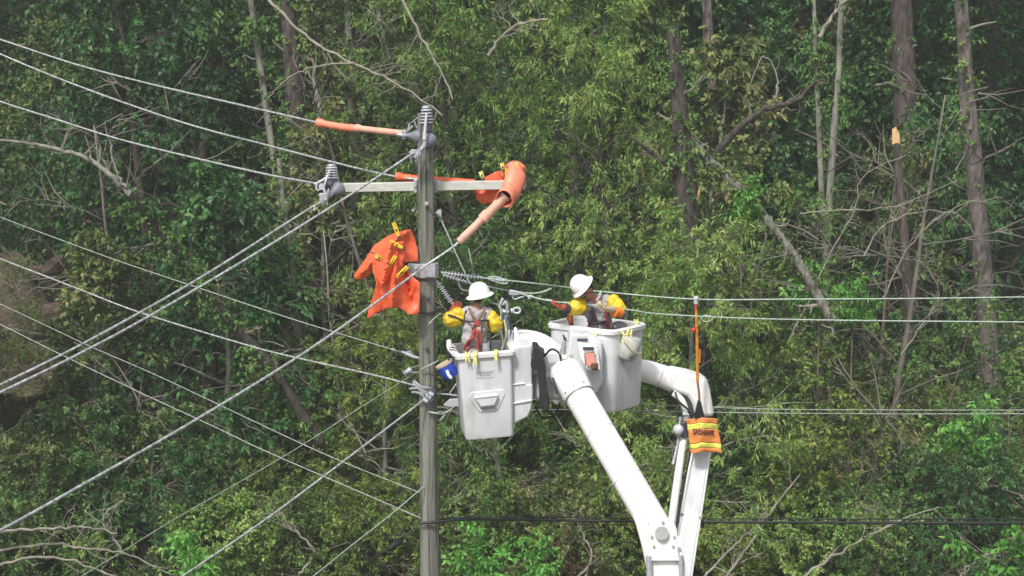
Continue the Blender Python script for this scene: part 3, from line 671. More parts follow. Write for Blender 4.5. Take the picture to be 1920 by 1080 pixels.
scatter('far_woods', *spots(90, 50, 92, 1, rg, 1.2, 1.8, .8), 'broad0', 'leaf_deep', 'dark mass of distant woods closing the view')
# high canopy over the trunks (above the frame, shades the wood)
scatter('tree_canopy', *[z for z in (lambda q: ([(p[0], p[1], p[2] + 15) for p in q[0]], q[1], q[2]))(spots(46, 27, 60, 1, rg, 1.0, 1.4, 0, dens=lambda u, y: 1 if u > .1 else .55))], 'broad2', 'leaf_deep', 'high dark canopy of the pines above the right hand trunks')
hz = MB(); hz.box(Vector((0, 60, 23)), (312, 246, 48)); hzo = hz.build('haze', bpy.data.materials.new('haze_air'), None, 0)
hm = hzo.data.materials[0]; hm.use_nodes = True; hn = hm.node_tree.nodes; hn.remove(hn['Principled BSDF'])
pv = hn.new('ShaderNodeVolumePrincipled'); pv.inputs['Density'].default_value = .0011; pv.inputs['Color'].default_value = (.93, .95, .97, 1); pv.inputs['Anisotropy'].default_value = .1
hm.node_tree.links.new(pv.outputs[0], hn['Material Output'].inputs['Volume']); tag(hzo, 'thin pale haze in the air', None, None, 'stuff')
plant('bare0', 640, 19.5, None, 1.7, 'tall leafless grey sapling behind the orange hose end', 'dead tree', 'dead_sapling')
plant('bare1', 1130, 18, None, 1.3, 'low leafless shrub between the right bucket and the leaf wall', 'dead tree', 'dead_sapling')
scatter('dead_twigs', *spots(15, 18.6, 27, 1, rg, 1.5, 2.5, .1), 'bare0', 'twig_grey', 'tangle of thin leafless saplings and twigs among the leaves', 0)
scatter('dead_twigs', *spots(15, 16.2, 20, 1, rg, .6, 1.2, .1), 'bare1', 'twig_grey', 'low dead twigs in the undergrowth', 0)
#PART2
# ================================================================== THE POLE AND ITS HARDWARE
poleX = P(797, 250, 0).x
lean = P(806, 900, 0).x
def pole_pt(z):   # centre line
    a = P(797, 212, 0); c = P(805.5, 1000, 0); t = (a.z - z) / (a.z - c.z); return a.lerp(c, t)
POLE = thing('utility_pole', pole_pt(0), 'weathered grey green wooden pole with one pale crossarm, standing in the middle of the wires', 'utility pole')
zt = P(797, 212, 0).z
b = MB(); n = 26; pts = [pole_pt(zt * i / n) for i in range(n + 1)]
b.tube(pts, [.158 - (.158 - .096) * i / n for i in range(n + 1)], 28); pole_sh = b.build('shaft', M['pole'], POLE, 60)
b = MB()
for (px, py, dx) in ((808, 274, .0), (812, 402, .0), (806, 300, 0), (800, 320, 0), (803, 560, 0), (812, 727, 0), (801, 655, 0)):
    p = P(px, py, -.135); b.box(p, (.035, .02, .03))
b.build('knot', M['dark_metal'], POLE, 20)
b = MB(); a = P(628, 352, .2); c = P(985, 346, .2); mid = (a + c) / 2
d = (c - a); rot = Vector((1, 0, 0)).rotation_difference(d.normalized()).to_matrix()
b.box(mid, (d.length, .10, .112), rot); b.build('crossarm', M['crossarm'], POLE, 20, .008)
b = MB(); b.box(P(985.6, 346, .2), (.012, .085, .095)); b.build('end_cap', M['grey_paint'], POLE, 20)
for px in (779, 817):
    b = MB(); b.box(P(px, 349, .13), (.045, .06, .165)); b.tube(PP((px, 349, .09), (px, 349, .13)), .018, 6); b.build('bracket', M['steel'], POLE, 20, .006)
b = MB(); b.box(P(800, 382, -.14), (.05, .02, .05)); b.tube(PP((800, 382, -.17), (800, 382, -.12)), .014, 6)
b.tube(PP((780, 391, -.05), (773, 394, -.2), (777, 396, -.25)), .012, 6); b.build('bolt', M['steel'], POLE, 20)
# thimble plate collar
b = MB(); p0 = pole_pt(P(803, 506, 0).z - .09)
b.lathe(p0, p0 + Vector((0, 0, 1)), [(0, .135), (0, .15), (.18, .15), (.18, .135)], 20)
b.box(P(806, 507, -.17), (.14, .04, .17)); b.build('band', M['steel'], POLE, 25, .006)
b = MB(); b.prism(PP((765, 494, -.12), (790, 496, -.12), (792, 516, -.12), (783, 520, -.12), (764, 512, -.12)), (0, .05, 0)); b.box(P(775, 489, -.02), (.16, .05, .03))
b.tube(PP((780, 503, -.2), (780, 503, -.1)), .02, 8); b.tube(PP((757, 501, -.2), (770, 503, -.12)), .012, 6); b.build('bracket', M['steel'], POLE, 25, .004)
b = MB(); b.lathe(pole_pt(P(803, 585, 0).z), pole_pt(P(803, 585, 0).z) + Vector((0, 0, 1)), [(0, .14), (0, .146), (.015, .146), (.015, .14)], 20); b.build('wire_wrap', M['dark_metal'], POLE, 30)
b = MB(); b.box(P(824, 400, -.02), (.05, .06, .09)); b.tube(PP((818, 398, -.1), (826, 408, -.05), (824, 414, -.02)), .014, 6); b.build('eye_bracket', M['steel'], POLE, 25, .004)

def post_insulator(name, base, top, nshed, rs, label, m='insulator', group=None):
    base = Vector(base); top = Vector(top); L = (top - base).length; d = (top - base).normalized()
    t = thing(name, base, label, 'insulator', group)
    b = MB(); b.lathe(base, top, [(0, rs * .62), (.02, rs * .7), (L * .3, rs * .72), (L * .34, rs * .42), (L * .95, rs * .4), (L, .0)], 16); b.build('core', M[m], t)
    for i in range(nshed):
        q = L * (.36 + .50 * i / (nshed - 1)); r = rs * (1 - .05 * i)
        b = MB(); b.lathe(base, top, [(q - .004, rs * .4), (q - .006, r), (q + .002, r * 1.0), (q + .016, rs * .42)], 20); b.build('shed', M['insulator_pale'], t)
    b = MB(); b.lathe(base, top, [(L * .93, rs * .5), (L * .95, rs * .62), (L * 1.03, rs * .55), (L * 1.05, .01)], 12); b.build('cap', M['steel'], t)
    return t
def bell(t, c, axis, r=.105, m='insulator'):
    c = Vector(c); a = Vector(axis).normalized()
    b = MB(); b.lathe(c - a * .10, c, [(0, r * .95), (.015, r), (.05, r * .9), (.10, r * .55), (.15, r * .34), (.17, r * .3), (.175, .0)], 20); b.build('bell', M[m], t)
    b = MB(); b.lathe(c + a * .07, c + a * .08, [(0, .026), (.05, .03), (.10, .02), (.13, .004)], 10); b.build('socket', M['steel'], t)
def dead_end(t, pts, r=.022):
    b = MB(); p = [Vector(x) for x in pts]; b.tube(p, r, 8)
    for i in range(len(p) - 1):
        for f in (.2, .5, .8):
            c = p[i].lerp(p[i + 1], f); b.box(c, (.02, .05, .075)); b.tube([c + Vector((0, 0, .05)), c - Vector((0, 0, .07))], .008, 6)
    b.build('clamp', M['steel'], t, 30)
# top of the pole
t = post_insulator('post_insulator', P(801, 246, -.13), P(799, 200, -.13), 5, .088, 'finned grey insulator standing on the very top of the pole')
t = thing('strain_insulator', P(800, 268, -.17), 'round grey bell insulator on the pole top facing the camera', 'insulator')
bell(t, P(801, 268, -.2), (-.35, -.8, -.35), .098); dead_end(t, PP((799, 262, -.28), (790, 283, -.3), (781, 290, -.33)), .02)
b = MB(); b.tube(PP((800, 212, -.24), (797, 240, -.28), (796, 262, -.30)), [.014, .018, .026], 8); b.build('lead', M['insulator_pale'], t)
b = MB(); b.box(P(776, 288, -.3), (.07, .06, .10)); b.tube(PP((771, 292, -.32), (771, 306, -.33)), .014, 8); b.tube(PP((779, 290, -.3), (780, 304, -.3)), .012, 8); b.tube(PP((768, 286, -.35), (788, 281, -.2)), .018, 8); b.build('shackle', M['steel'], t, 25, .004)
t = thing('strain_insulator', P(776, 255, 0), 'round grey bell insulator left of the pole top at the end of the orange hose', 'insulator')
bell(t, P(773, 255, .02), (-1, 0, .1), .10); dead_end(t, PP((762, 249, .02), (754, 251, .02)), .02)
b = MB(); b.tube(PP((764, 246, .02), (768, 232, .02), (776, 226, 0), (782, 240, 0)), .010, 6); b.tube(PP((762, 248, .02), (774, 236, .02)), .012, 6); b.tube(PP((776, 226, 0), (786, 218, 0), (794, 206, -.1)), .007, 6); b.build('jumper', M['steel'], t)
# left end of the crossarm
t = post_insulator('post_insulator', P(623, 346, .05), P(621, 309, .05), 5, .088, 'finned grey insulator standing on the left end of the crossarm')
t = thing('strain_insulator', P(627, 360, -.02), 'large round grey bell insulator under the left end of the crossarm', 'insulator')
bell(t, P(627, 360, -.02), (-.45, -.75, -.3), .105); dead_end(t, PP((617, 358, -.12), (612, 370, -.18), (603, 380, -.22)), .022)
b = MB(); b.box(P(607, 369, -.2), (.10, .06, .09)); b.tube(PP((601, 368, -.2), (598, 364, -.2)), .02, 8); b.tube(PP((613, 374, -.2), (613, 384, -.2)), .014, 6); b.tube(PP((619, 318, -.06), (612, 336, -.12), (607, 350, -.14), (610, 364, -.15)), [.012, .016, .018, .02], 8); b.build('shackle', M['steel'], t, 25, .004)
b = MB(); b.tube(PP((598, 346, .05), (590, 346, .05)), .03, 8); b.tube(PP((594, 342, .0), (593, 355, .0), (598, 358, 0)), .012, 6); b.tube(PP((590, 346, 0), (605, 338, .05), (616, 330, .05)), .018, 6); b.box(P(602, 350, .05), (.06, .05, .08)); b.build('wedge_clamp', M['insulator_pale'], t, 25, .004)
t = thing('clamp', P(588, 390, -.4), 'small steel clamp hanging on the upper thick conductor just below the left crossarm end', 'clamp')
b = MB(); b.box(P(588, 389, -.4), (.05, .04, .05)); b.tube(PP((586, 386, -.4), (590, 396, -.4)), .022, 8); b.tube(PP((584, 394, -.42), (592, 393, -.42)), .012, 6); b.build('body', M['steel'], t, 25, .005)

def strain_rod(name, a, c, nshed, r, label, m='insulator_pale'):
    a = Vector(a); c = Vector(c); L = (c - a).length; t = thing(name, a, label, 'insulator')
    b = MB(); b.lathe(a, c, [(0, .012), (.02, .02), (.05, .012), (L - .05, .012), (L - .03, .022), (L, .014)], 10); b.build('rod', M['steel'], t)
    for i in range(nshed):
        q = .06 + (L - .12) * i / (nshed - 1); rr = r * (1 if i % 2 == 0 else .8)
        b = MB(); b.lathe(a, c, [(q - .006, .014), (q - .003, rr), (q + .003, rr), (q + .012, .016)], 14); b.build('shed', M[m], t)
    return t
strain_rod('strain_insulator', P(827, 511, -.02), P(905, 521, -.02), 11, .038, 'finned insulator string running right from the pole collar on the upper right wire')
strain_rod('strain_insulator', P(831, 516, .1), P(882, 531, .1), 7, .04, 'shorter finned insulator under the first, on the lower right wire')
strain_rod('strain_insulator', P(818, 526, -.1), P(849, 571, -.12), 9, .042, 'finned insulator hanging down loose between the pole and the left worker')
t = thing('grip_clamp', P(935, 525, 0), 'long loop shaped steel grip on the upper right wire', 'clamp')
b = MB(); b.tube(catmull(PP((915, 520, -.02), (930, 519, -.02), (946, 524, -.02), (952, 529, -.02), (946, 532, -.02), (932, 529, -.02), (915, 523, -.02)), 4), .010, 7); b.tube(PP((930, 524, -.02), (946, 527, -.02)), .02, 7); b.build('loop', M['steel'], t)
t = thing('grip_clamp', P(965, 549, 0), 'steel gripping clamp on the lower right wire between the two workers', 'clamp')
b = MB(); b.box(P(964, 550, .05), (.13, .03, .045)); b.tube(PP((955, 545, .05), (970, 548, .05), (984, 551, .05)), .02, 7); b.tube(catmull(PP((960, 553, .05), (964, 561, .05), (975, 558, .05), (990, 553, .05)), 4), .010, 6); b.build('jaw', M['steel'], t, 25, .005)
t = thing('wire_tail', P(990, 550, 0), 'bare wire tail curling up right of the lower grip', 'wire')
b = MB(); b.tube(catmull(PP((975, 549, .04), (1000, 550, .04), (1018, 547, .04), (1034, 541, .04)), 5), .011, 6); b.build('strand', M['wire_green'], t)
t = thing('wire_tail', P(995, 560, 0), 'small hooked wire end left of the right worker glove', 'wire')
b = MB(); b.tube(catmull(PP((994, 560, .02), (990, 557, .02), (995, 554, .02), (1003, 558, .02), (1015, 561, .02), (1035, 563, .02)), 5), .009, 6); b.build('strand', M['wire_pale'], t)
t = thing('wire_tail', P(862, 540, 0), 'thin curled jumper hanging under the insulator left of the left worker hat', 'wire')
b = MB(); b.tube(catmull(PP((858, 524, .05), (861, 535, .05), (866, 543, .05), (875, 545, .05), (884, 549, .05)), 5), .009, 6); b.build('strand', M['steel'], t)

# ================================================================== WIRES
def wire(name, pts, r, m, label, cat='wire', part=None):
    c = catmull(PP(*pts), 10); t = MB(); t.tube(c, r, 8)
    o = t.build(name, M[m], None, 60); return tag(o, label, cat)
wire('conductor', [(-60, 58, 9), (0, 74, 8.5), (140, 120, 7), (280, 157, 5.4), (430, 192, 3.4), (600, 231, .74)], .0145, 'wire', 'uppermost conductor from the left edge to the orange hose at the pole top', 'conductor')
wire('conductor', [(-60, 72, 9), (0, 101, 8.5), (100, 143, 7.6), (220, 188, 6.4), (360, 235, 5), (500, 272, 3.4), (620, 303, 1.8), (742, 331, .45), (880, 346, .3)], .0145, 'wire', 'second conductor from the top left, ending in the orange hose along the crossarm', 'conductor')
wire('conductor', [(-60, 165, 9), (0, 190, 8.5), (100, 222, 7.2), (220, 260, 5.6), (360, 295, 3.6), (500, 327, 1.5), (592, 344, .05)], .0145, 'wire', 'third conductor from the top left, ending at the left tip of the crossarm', 'conductor')
wire('conductor', [(605, 377, -.2), (560, 404, -.7), (400, 506, -2.3), (268, 583, -3.5), (130, 658, -4.7), (0, 722, -5.6), (-70, 755, -6.2)], .0145, 'wire', 'thick conductor from the left crossarm end down to the left edge', 'conductor')
wire('conductor', [(776, 286, -.33), (665, 360, -1.0), (500, 463, -2.3), (285, 590, -3.9), (130, 673, -5.0), (0, 736, -5.8), (-70, 768, -6.3)], .0145, 'wire', 'thick conductor from the pole top down to the left edge, beneath its near twin', 'conductor')
wire('conductor', [(940, 378, -.32), (862, 453, -.36), (790, 504, -.42), (690, 578, -1.2), (553, 673, -2.4), (344, 801, -4.2), (98, 941, -6.2), (0, 995, -7), (-60, 1028, -7.5)], .0150, 'wire', 'long conductor crossing in front of the pole from the faded hose to the lower left', 'conductor')
wire('service_wire', [(-60, 384, 8), (0, 407, 7.5), (120, 452, 6.2), (230, 492, 5.1), (370, 539, 3.7), (560, 602, 1.9), (768, 665, .1)], .0070, 'wire_dim', 'thin pale wire from the left edge ending in a small grip left of the pole', 'wire')
wire('neutral_wire', [(-60, 463, 8), (0, 485, 7.5), (145, 541, 6), (263, 586, 4.8), (456, 645, 2.9), (548, 669, 2), (700, 703, .5), (790, 726, -.2)], .0125, 'wire', 'medium grey wire from the left edge to the tangled grips on the lower pole', 'wire')
wire('service_wire', [(-60, 548, 8), (0, 570, 7.5), (166, 648, 5.8), (301, 707, 4.5), (590, 843, 1.6), (790, 925, .0)], .0062, 'wire_dim', 'thin greenish wire, upper of the two faint ones falling right across the lower left', 'wire')
wire('service_wire', [(-60, 580, 8), (0, 608, 7.5), (123, 669, 6.2), (263, 736, 4.8), (408, 803, 3.4), (505, 849, 2.4), (790, 972, -.05)], .0070, 'wire_dim', 'thin pale wire, lower of the two faint ones falling right across the lower left', 'wire')
wire('guy_wire', [(797, 746, -.2), (785, 757, -.25), (665, 849, -1.2), (505, 969, -2.5), (340, 1082, -3.9), (150, 1205, -5.5)], .0125, 'wire', 'grey guy wire from the tangled grips down to the bottom edge left of the pole', 'wire')
wire('service_wire', [(778, 700, .3), (690, 755, -.3), (540, 851, -1.4), (330, 972, -3.2), (225, 1037, -4.1), (150, 1082, -4.7), (60, 1135, -5.4)], .005, 'wire_dim', 'thinnest greenish wire falling left from the small reel to the bottom left', 'wire')
wire('service_wire', [(795, 912, -.14), (730, 967, -.6), (660, 1022, -1.1), (585, 1082, -1.7), (480, 1160, -2.4)], .0075, 'wire_green', 'thin blue green wire low on the pole falling to the bottom edge', 'wire')
wire('service_wire', [(786, 978, -.05), (765, 1001, -.2), (740, 1022, -.4), (700, 1045, -.7)], .0085, 'dark_metal', 'short dark wire carrying the black splice low beside the pole', 'wire')
t = thing('splice_sleeve', P(741, 1021, -.4), 'black sausage shaped splice hanging low left of the pole', 'splice')
b = MB(); b.lathe(P(756, 1009, -.28), P(724, 1034, -.5), [(0, .012), (.03, .032), (.09, .05), (.20, .046), (.27, .02), (.30, .01)], 12); b.build('body', M['cable_black'], t)
wire('messenger_wire', [(905, 521, -.02), (1000, 531, 0), (1064, 539, .42), (1130, 547, .45), (1304, 561, .3), (1500, 561, .2), (1700, 560, .2), (1920, 557, .2), (2000, 556, .2)], .0095, 'wire_green', 'upper of the two wires stretched right past the right worker helmet', 'wire')
wire('messenger_wire', [(882, 531, .1), (957, 546, .06), (1030, 564, -.02), (1120, 573, -.10), (1180, 581, -.1), (1240, 589, 0), (1400, 597, .1), (1600, 601, .2), (1920, 604, .2), (2000, 605, .2)], .0100, 'wire_green', 'lower of the two wires stretched right, in the gloves of the right worker', 'wire')
wire('service_wire', [(812, 737, 1.2), (900, 742, 1.2), (1060, 753, 1.2), (1190, 757, 1.2), (1310, 763, 1.2), (1500, 768, 1.2), (1920, 769, 1.2), (2000, 769, 1.2)], .0058, 'wire_dim', 'upper thin wire of the low pair running right behind the booms', 'wire')
wire('service_wire', [(812, 772, 1.3), (1050, 768, 1.3), (1190, 770, 1.3), (1400, 774, 1.3), (1650, 776, 1.3), (1920, 776, 1.3), (2000, 776, 1.3)], .0062, 'wire_dim', 'lower thin wire of the low pair running right behind the booms', 'wire')
wire('telephone_cable', [(788, 981, -.16), (815, 979, -.17), (870, 974, -.05), (960, 974, .3), (1240, 978, .3), (1600, 980, .3), (1920, 981, .3), (2000, 981, .3)], .019, 'cable_black', 'thick black cable running right from the pole near the bottom', 'cable')
wire('telephone_cable', [(812, 975, .1), (870, 970, .3), (960, 969, .35), (1240, 972, .35), (1600, 973, .35), (1920, 973, .35), (2000, 973, .35)], .009, 'cable_black', 'thin black cable lying just above the thick black one near the bottom', 'cable')
wire('down_lead', [(823, 404, -.02), (838, 436, -.05), (858, 482, -.06), (881, 530, -.05), (892, 545, 0)], .0105, 'wire_green', 'short pale wire slanting from the pole bracket down behind the left worker hat', 'wire')
# grips and small fittings on the lower pole
t = thing('spiral_grips', P(797, 735, -.2), 'tangle of pale twisted wire grips and clevises wrapped on the lower pole', 'wire grip')
for k, l in enumerate([((776, 713, -.2), (788, 724, -.24), (800, 730, -.22), (812, 734, -.1)), ((768, 729, -.2), (784, 728, -.25), (800, 737, -.24), (811, 731, -.1)), ((774, 716, -.2), (786, 730, -.24), (795, 745, -.24), (806, 751, -.2)),
                       ((784, 725, -.2), (800, 727, -.26), (813, 731, -.15), (810, 745, -.15)), ((790, 735, -.2), (802, 742, -.26), (806, 752, -.22), (812, 748, -.15)), ((772, 735, -.2), (786, 737, -.24), (798, 748, -.24), (803, 757, -.22))]):
    b = MB(); b.tube(catmull(PP(*l), 5), .014, 6); b.build('strand', M['steel'], t)
for (x, y) in ((793, 734), (803, 744), (797, 750), (808, 738)):
    b = MB(); b.tube(PP((x - 4, y - 2, -.24), (x + 4, y + 3, -.24)), .024, 8); b.build('clevis', M['insulator_pale'], t, 30)
t = thing('wire_grip', P(762, 661, 0), 'small pale grip at the end of the thin wire left of the pole', 'wire grip')
b = MB(); b.tube(PP((753, 659, .12), (765, 664, .1), (776, 669, .08), (788, 672, .06)), [.012, .024, .022, .012], 7); b.tube(PP((755, 662, .1), (770, 658, .1), (776, 667, .1)), .009, 6); b.build('body', M['insulator_pale'], t)
t = thing('wire_reel', P(764, 697, .2), 'small grey drum clamp hanging left of the pole above the tangled grips', 'clamp')
b = MB(); b.lathe(P(757, 701, .2), P(771, 693, .25), [(0, .03), (.01, .045), (.03, .035), (.08, .04), (.1, .05), (.12, .03)], 12); b.tube(PP((771, 690, .2), (788, 684, .1)), .007, 6); b.tube(PP((770, 698, .2), (790, 698, .1)), .006, 6); b.build('drum', M['steel'], t)
t = thing('pole_wire_loop', P(828, 775, 0), 'bent wire step sticking out right of the lower pole beneath the blue pouch', 'wire')
b = MB(); b.tube(catmull(PP((804, 772, -.15), (820, 775, -.2), (832, 775, -.15), (845, 768, -.1), (852, 762, 0)), 4), .012, 6); b.tube(PP((835, 777, -.1), (824, 790, -.1)), .013, 6); b.build('rod', M['wire_green'], t)
t = thing('pole_wire_loop', P(800, 685, 0), 'thin tie wire slanting up across the lower pole beside the blue pouch', 'wire')
b = MB(); b.tube(catmull(PP((789, 693, -.16), (803, 686, -.19), (815, 680, -.18), (822, 676, -.12)), 4), .010, 6); b.build('rod', M['wire_green'], t)
t = thing('pole_wire_loop', P(790, 606, 0), 'short cut wire slanting across the pole beside the left worker elbow', 'wire')
b = MB(); b.tube(PP((804, 608, -.3), (815, 596, -.3), (826, 588, -.35)), .009, 6); b.build('rod', M['wire_green'], t)
t = thing('wedge_clamp', P(850, 752, .1), 'pale grey wedge clamp half hidden by the left bucket low beside the pole', 'clamp')
b = MB(); b.prism(PP((831, 760, .1), (843, 749, .1), (866, 747, .1), (866, 762, .1), (842, 763, .1)), (0, .06, 0)); b.tube(PP((814, 738, .1), (835, 739, .1), (858, 742, .1)), .010, 6); b.tube(PP((843, 738, .1), (858, 716, .1)), .009, 6); b.build('body', M['insulator_pale'], t, 25, .006)

# ================================================================== COVERS: hoses and blankets
def hose(pts, r, m, label, name='line_hose'):
    c = catmull(PP(*pts), 6); b = MB(); n = len(c); rr = [r * (1 + .07 * noise.noise(Vector((i * .6, r * 90, 0)))) for i in range(n)]; rr[0] *= 1.25; rr[1] *= 1.25
    b.tube(c, rr, 14); o = b.build(name, M[m], None, 60); return tag(o, label, 'line hose')
hose([(595, 230, .75), (640, 238, .6), (672, 241, .45)], .047, 'salmon', 'orange rubber hose section at the left end of the uppermost conductor cover')
hose([(668, 240, .45), (700, 244, .3), (756, 250, .05)], .040, 'hose_faded', 'faded pale hose section meeting the bell insulator left of the pole top')
hose([(742, 331, .42), (780, 335, .4), (830, 339, .36), (890, 343, .34)], .048, 'orange', 'orange rubber hose lying along the top of the crossarm')
hose([(948, 366, -.3), (930, 386, -.31), (908, 408, -.32)], .060, 'hose_faded', 'faded pinkish hose section hanging out of the orange blanket on the crossarm')
hose([(912, 402, -.32), (890, 425, -.34), (861, 453, -.36)], .050, 'hose_faded', 'lower faded pinkish hose section, below its coupling over the conductor')
b = MB(); b.tube(PP((916, 399, -.32), (905, 411, -.32)), [.068, .072], 12); tag(b.build('hose_coupling', M['hose_faded'], None, 40), 'bulging coupling joining the two faded pinkish hoses', 'coupling')

tb_ = thing('rubber_blanket', P(960, 345, -.1), 'orange rubber blanket rolled over the right end of the crossarm', 'blanket')
b = MB(); path = catmull(PP((948, 330, .36), (958, 318, .28), (967, 313, .12), (969, 320, -.06), (964, 340, -.19), (956, 358, -.25), (945, 374, -.38)), 5)
n = len(path); N_ = 30
for i, p in enumerate(path):
    tn = (path[min(i + 1, n - 1)] - path[max(i - 1, 0)]).normalized(); rt = tn.cross(Vector((0, 1, .6)).normalized()).normalized(); un = rt.cross(tn).normalized()
    f = i / (n - 1); ra = .070 + .052 * min(1, f * 1.6); rb = .055 + .045 * f
    for k in range(N_):     # the sheet goes once round and overlaps itself, the outer edge standing off
        a = R(-110 + 430 * k / (N_ - 1)); ex = 1 + .20 * max(0, k / (N_ - 1) - .62) / .38
        b.v.append(p + rt * math.cos(a) * ra * ex + un * math.sin(a) * rb * ex + tn * (.02 * math.sin(a * 1.3) * f))
for i in range(n - 1):
    for k in range(N_ - 1): b.f.append((i * N_ + k, i * N_ + k + 1, (i + 1) * N_ + k + 1, (i + 1) * N_ + k))
b.build('roll', M['salmon'], tb_, 60, solid=.012)
b = MB(); b.tube(path[-9:-3], [.075] * 6, 14, cap=True); b.build('shade_plug', M['black'], tb_, 60)  # black plug set back in the roll, standing in for its inner shade
b = MB(); b.tube(catmull(PP((968, 306, -.13), (973, 322, -.17), (972, 336, -.17)), 4), .014, 8); b.build('strap', M['yellow_clip'], tb_)
b = cloth([(889, 352), (893, 374), (905, 383), (922, 380), (942, 372), (952, 340), (952, 318), (930, 322), (912, 331)], lambda x, y: .33 + .05 * math.sin((x - 889) / 9) , 4, seedv=9, ripple=.05)
o = b.build('rubber_blanket', M['orange'], None, 60, solid=.01); tag(o, 'second orange rubber blanket sagging behind the right part of the crossarm', 'blanket')
# big blanket on the left
def crease(x, y, x0, y0, x1, y1, w_, d_):
    L_ = math.hypot(x1 - x0, y1 - y0); q = ((x - x0) * (y1 - y0) - (y - y0) * (x1 - x0)) / L_; a = ((x - x0) * (x1 - x0) + (y - y0) * (y1 - y0)) / L_ / L_
    return 1.5 * d_ * math.exp(-abs(q) / w_) * max(0, min(1, 1.5 - abs(a - .5) * 1.6))
def dB(x, y): return -.22 + .05 * math.sin((x - .45 * y) / 21) - .0010 * (x - 700) - crease(x, y, 745, 470, 735, 580, 9, .14) + crease(x, y, 758, 500, 771, 560, 7, .12) - crease(x, y, 700, 500, 712, 580, 8, .08)
b = cloth([(770, 430), (742, 436), (722, 446), (700, 462), (686, 485), (663, 517), (672, 527), (690, 518), (700, 506), (725, 500), (750, 492), (784, 490), (783, 470), (778, 448)], lambda x, y: -.06 + .05 * math.sin((x + .6 * y) / 30) + .0012 * (770 - x) - crease(x, y, 770, 425, 690, 500, 10, .12) - crease(x, y, 748, 440, 757, 495, 7, .10), 4, seedv=2, ripple=.02)
o = b.build('rubber_blanket', M['orange'], None, 60, solid=.01); tag(o, 'orange rubber blanket draped left of the pole, its pointed corner hanging far left', 'blanket')
b = cloth([(698, 478), (720, 470), (745, 460), (757, 468), (758, 500), (775, 520), (788, 530), (786, 588), (768, 590), (750, 578), (730, 576), (706, 588), (688, 599), (691, 580), (701, 553), (706, 530), (699, 508)], dB, 4, seedv=1, ripple=.02)
o = b.build('rubber_blanket', M['orange'], None, 60, solid=.01); tag(o, 'large orange rubber blanket hanging lowest left of the pole, behind the long conductor', 'blanket')
b = cloth([(704, 478), (733, 455), (757, 452), (758, 480), (752, 503), (738, 498), (728, 520), (716, 540), (706, 520)], lambda x, y: -.37 - crease(x, y, 735, 450, 716, 540, 9, .10) + .0009 * (x - 730), 4, seedv=6, ripple=.015)
o = b.build('rubber_blanket', M['orange'], None, 30, solid=.01); tag(o, 'folded front leaf of the orange blanket, pinned by three yellow clothes pins', 'blanket')
t = thing('blanket_rod', P(735, 485, -.4), 'thin dark rod poking out left through the orange blanket', 'rod')
b = MB(); b.tube(PP((692, 471, -.1), (715, 482, -.42), (742, 492, -.42)), [.008, .012, .016], 6); b.build('rod', M['dark_metal'], t)
def pin(a, c, label, m='yellow_clip', grp=None):
    a, c = P(*a), P(*c); d = (c - a).normalized(); up = d.cross(Vector((0, 1, 0))).normalized(); t = thing('blanket_pin', (a + c) / 2, label, 'clamp', 'yellow blanket pins')
    for s in (-1, 1):
        b = MB(); b.tube([a + up * .014 * s, a.lerp(c, .5) + up * .011 * s + Vector((0, .012 * s, 0)), c - d * .015 + up * .008 * s], [.013, .016, .010], 8); b.build('jaw', M[m], t)
    b = MB(); m_ = a.lerp(c, .5); b.tube([m_ - Vector((0, .03, 0)), m_ + Vector((0, .03, 0))], .013, 8); b.build('spring', M['rust'], t)
    b = MB(); b.tube([c - d * .012, c + d * .022], .019, 8); b.build('tip', M['dark_metal'], t)
pin((738, 417, -.32), (748, 445, -.36), 'yellow pin standing upright at the top edge of the orange blanket')
pin((731, 453, -.42), (757, 466, -.42), 'yellow pin lying slanted on the upper fold of the orange blanket')
pin((742, 480, -.46), (722, 511, -.46), 'yellow pin steeply tilted on the middle of the orange blanket')
pin((765, 500, -.46), (741, 522, -.46), 'yellow pin nearest the pole collar on the orange blanket')
pin((704, 480, -.42), (718, 486, -.42), 'small yellow pin nearly hidden at the left of the orange blanket')
pin((901, 322, .25), (906, 336, .25), 'pale yellow pin at the left end of the blanket behind the crossarm', 'pale_yellow')
pin((941, 306, .2), (944, 320, .2), 'pale yellow pin standing left of the rolled blanket above the crossarm', 'pale_yellow')
pin((951, 316, .1), (950, 336, .1), 'golden pin pressed between the rolled blanket and the sheet behind it')

# ================================================================== BUCKETS AND BOOMS
def rrect(w_, d_, r, k=6):
    out = []
    for cx, cy, a0 in ((w_ / 2 - r, d_ / 2 - r, 0), (-w_ / 2 + r, d_ / 2 - r, 90), (-w_ / 2 + r, -d_ / 2 + r, 180), (w_ / 2 - r, -d_ / 2 + r, 270)):
        for i in range(k + 1):
            a = R(a0 + 90 * i / k); out.append((cx + r * math.cos(a), cy + r * math.sin(a)))
    return out
def rings(b, T, rl, closed_first=False, closed_last=False):
    o = len(b.v); n = len(rl[0][0])
    for ring, z in rl:
        for x, y in ring: b.v.append(T @ Vector((x, y, z)))
    for i in range(len(rl) - 1):
        for k in range(n):
            k2 = (k + 1) % n; a = o + i * n; b.f.append((a + k, a + k2, a + n + k2, a + n + k))
    if closed_first: b.f.append(tuple(o + k for k in range(n - 1, -1, -1)))
    if closed_last: b.f.append(tuple(o + (len(rl) - 1) * n + k for k in range(n)))
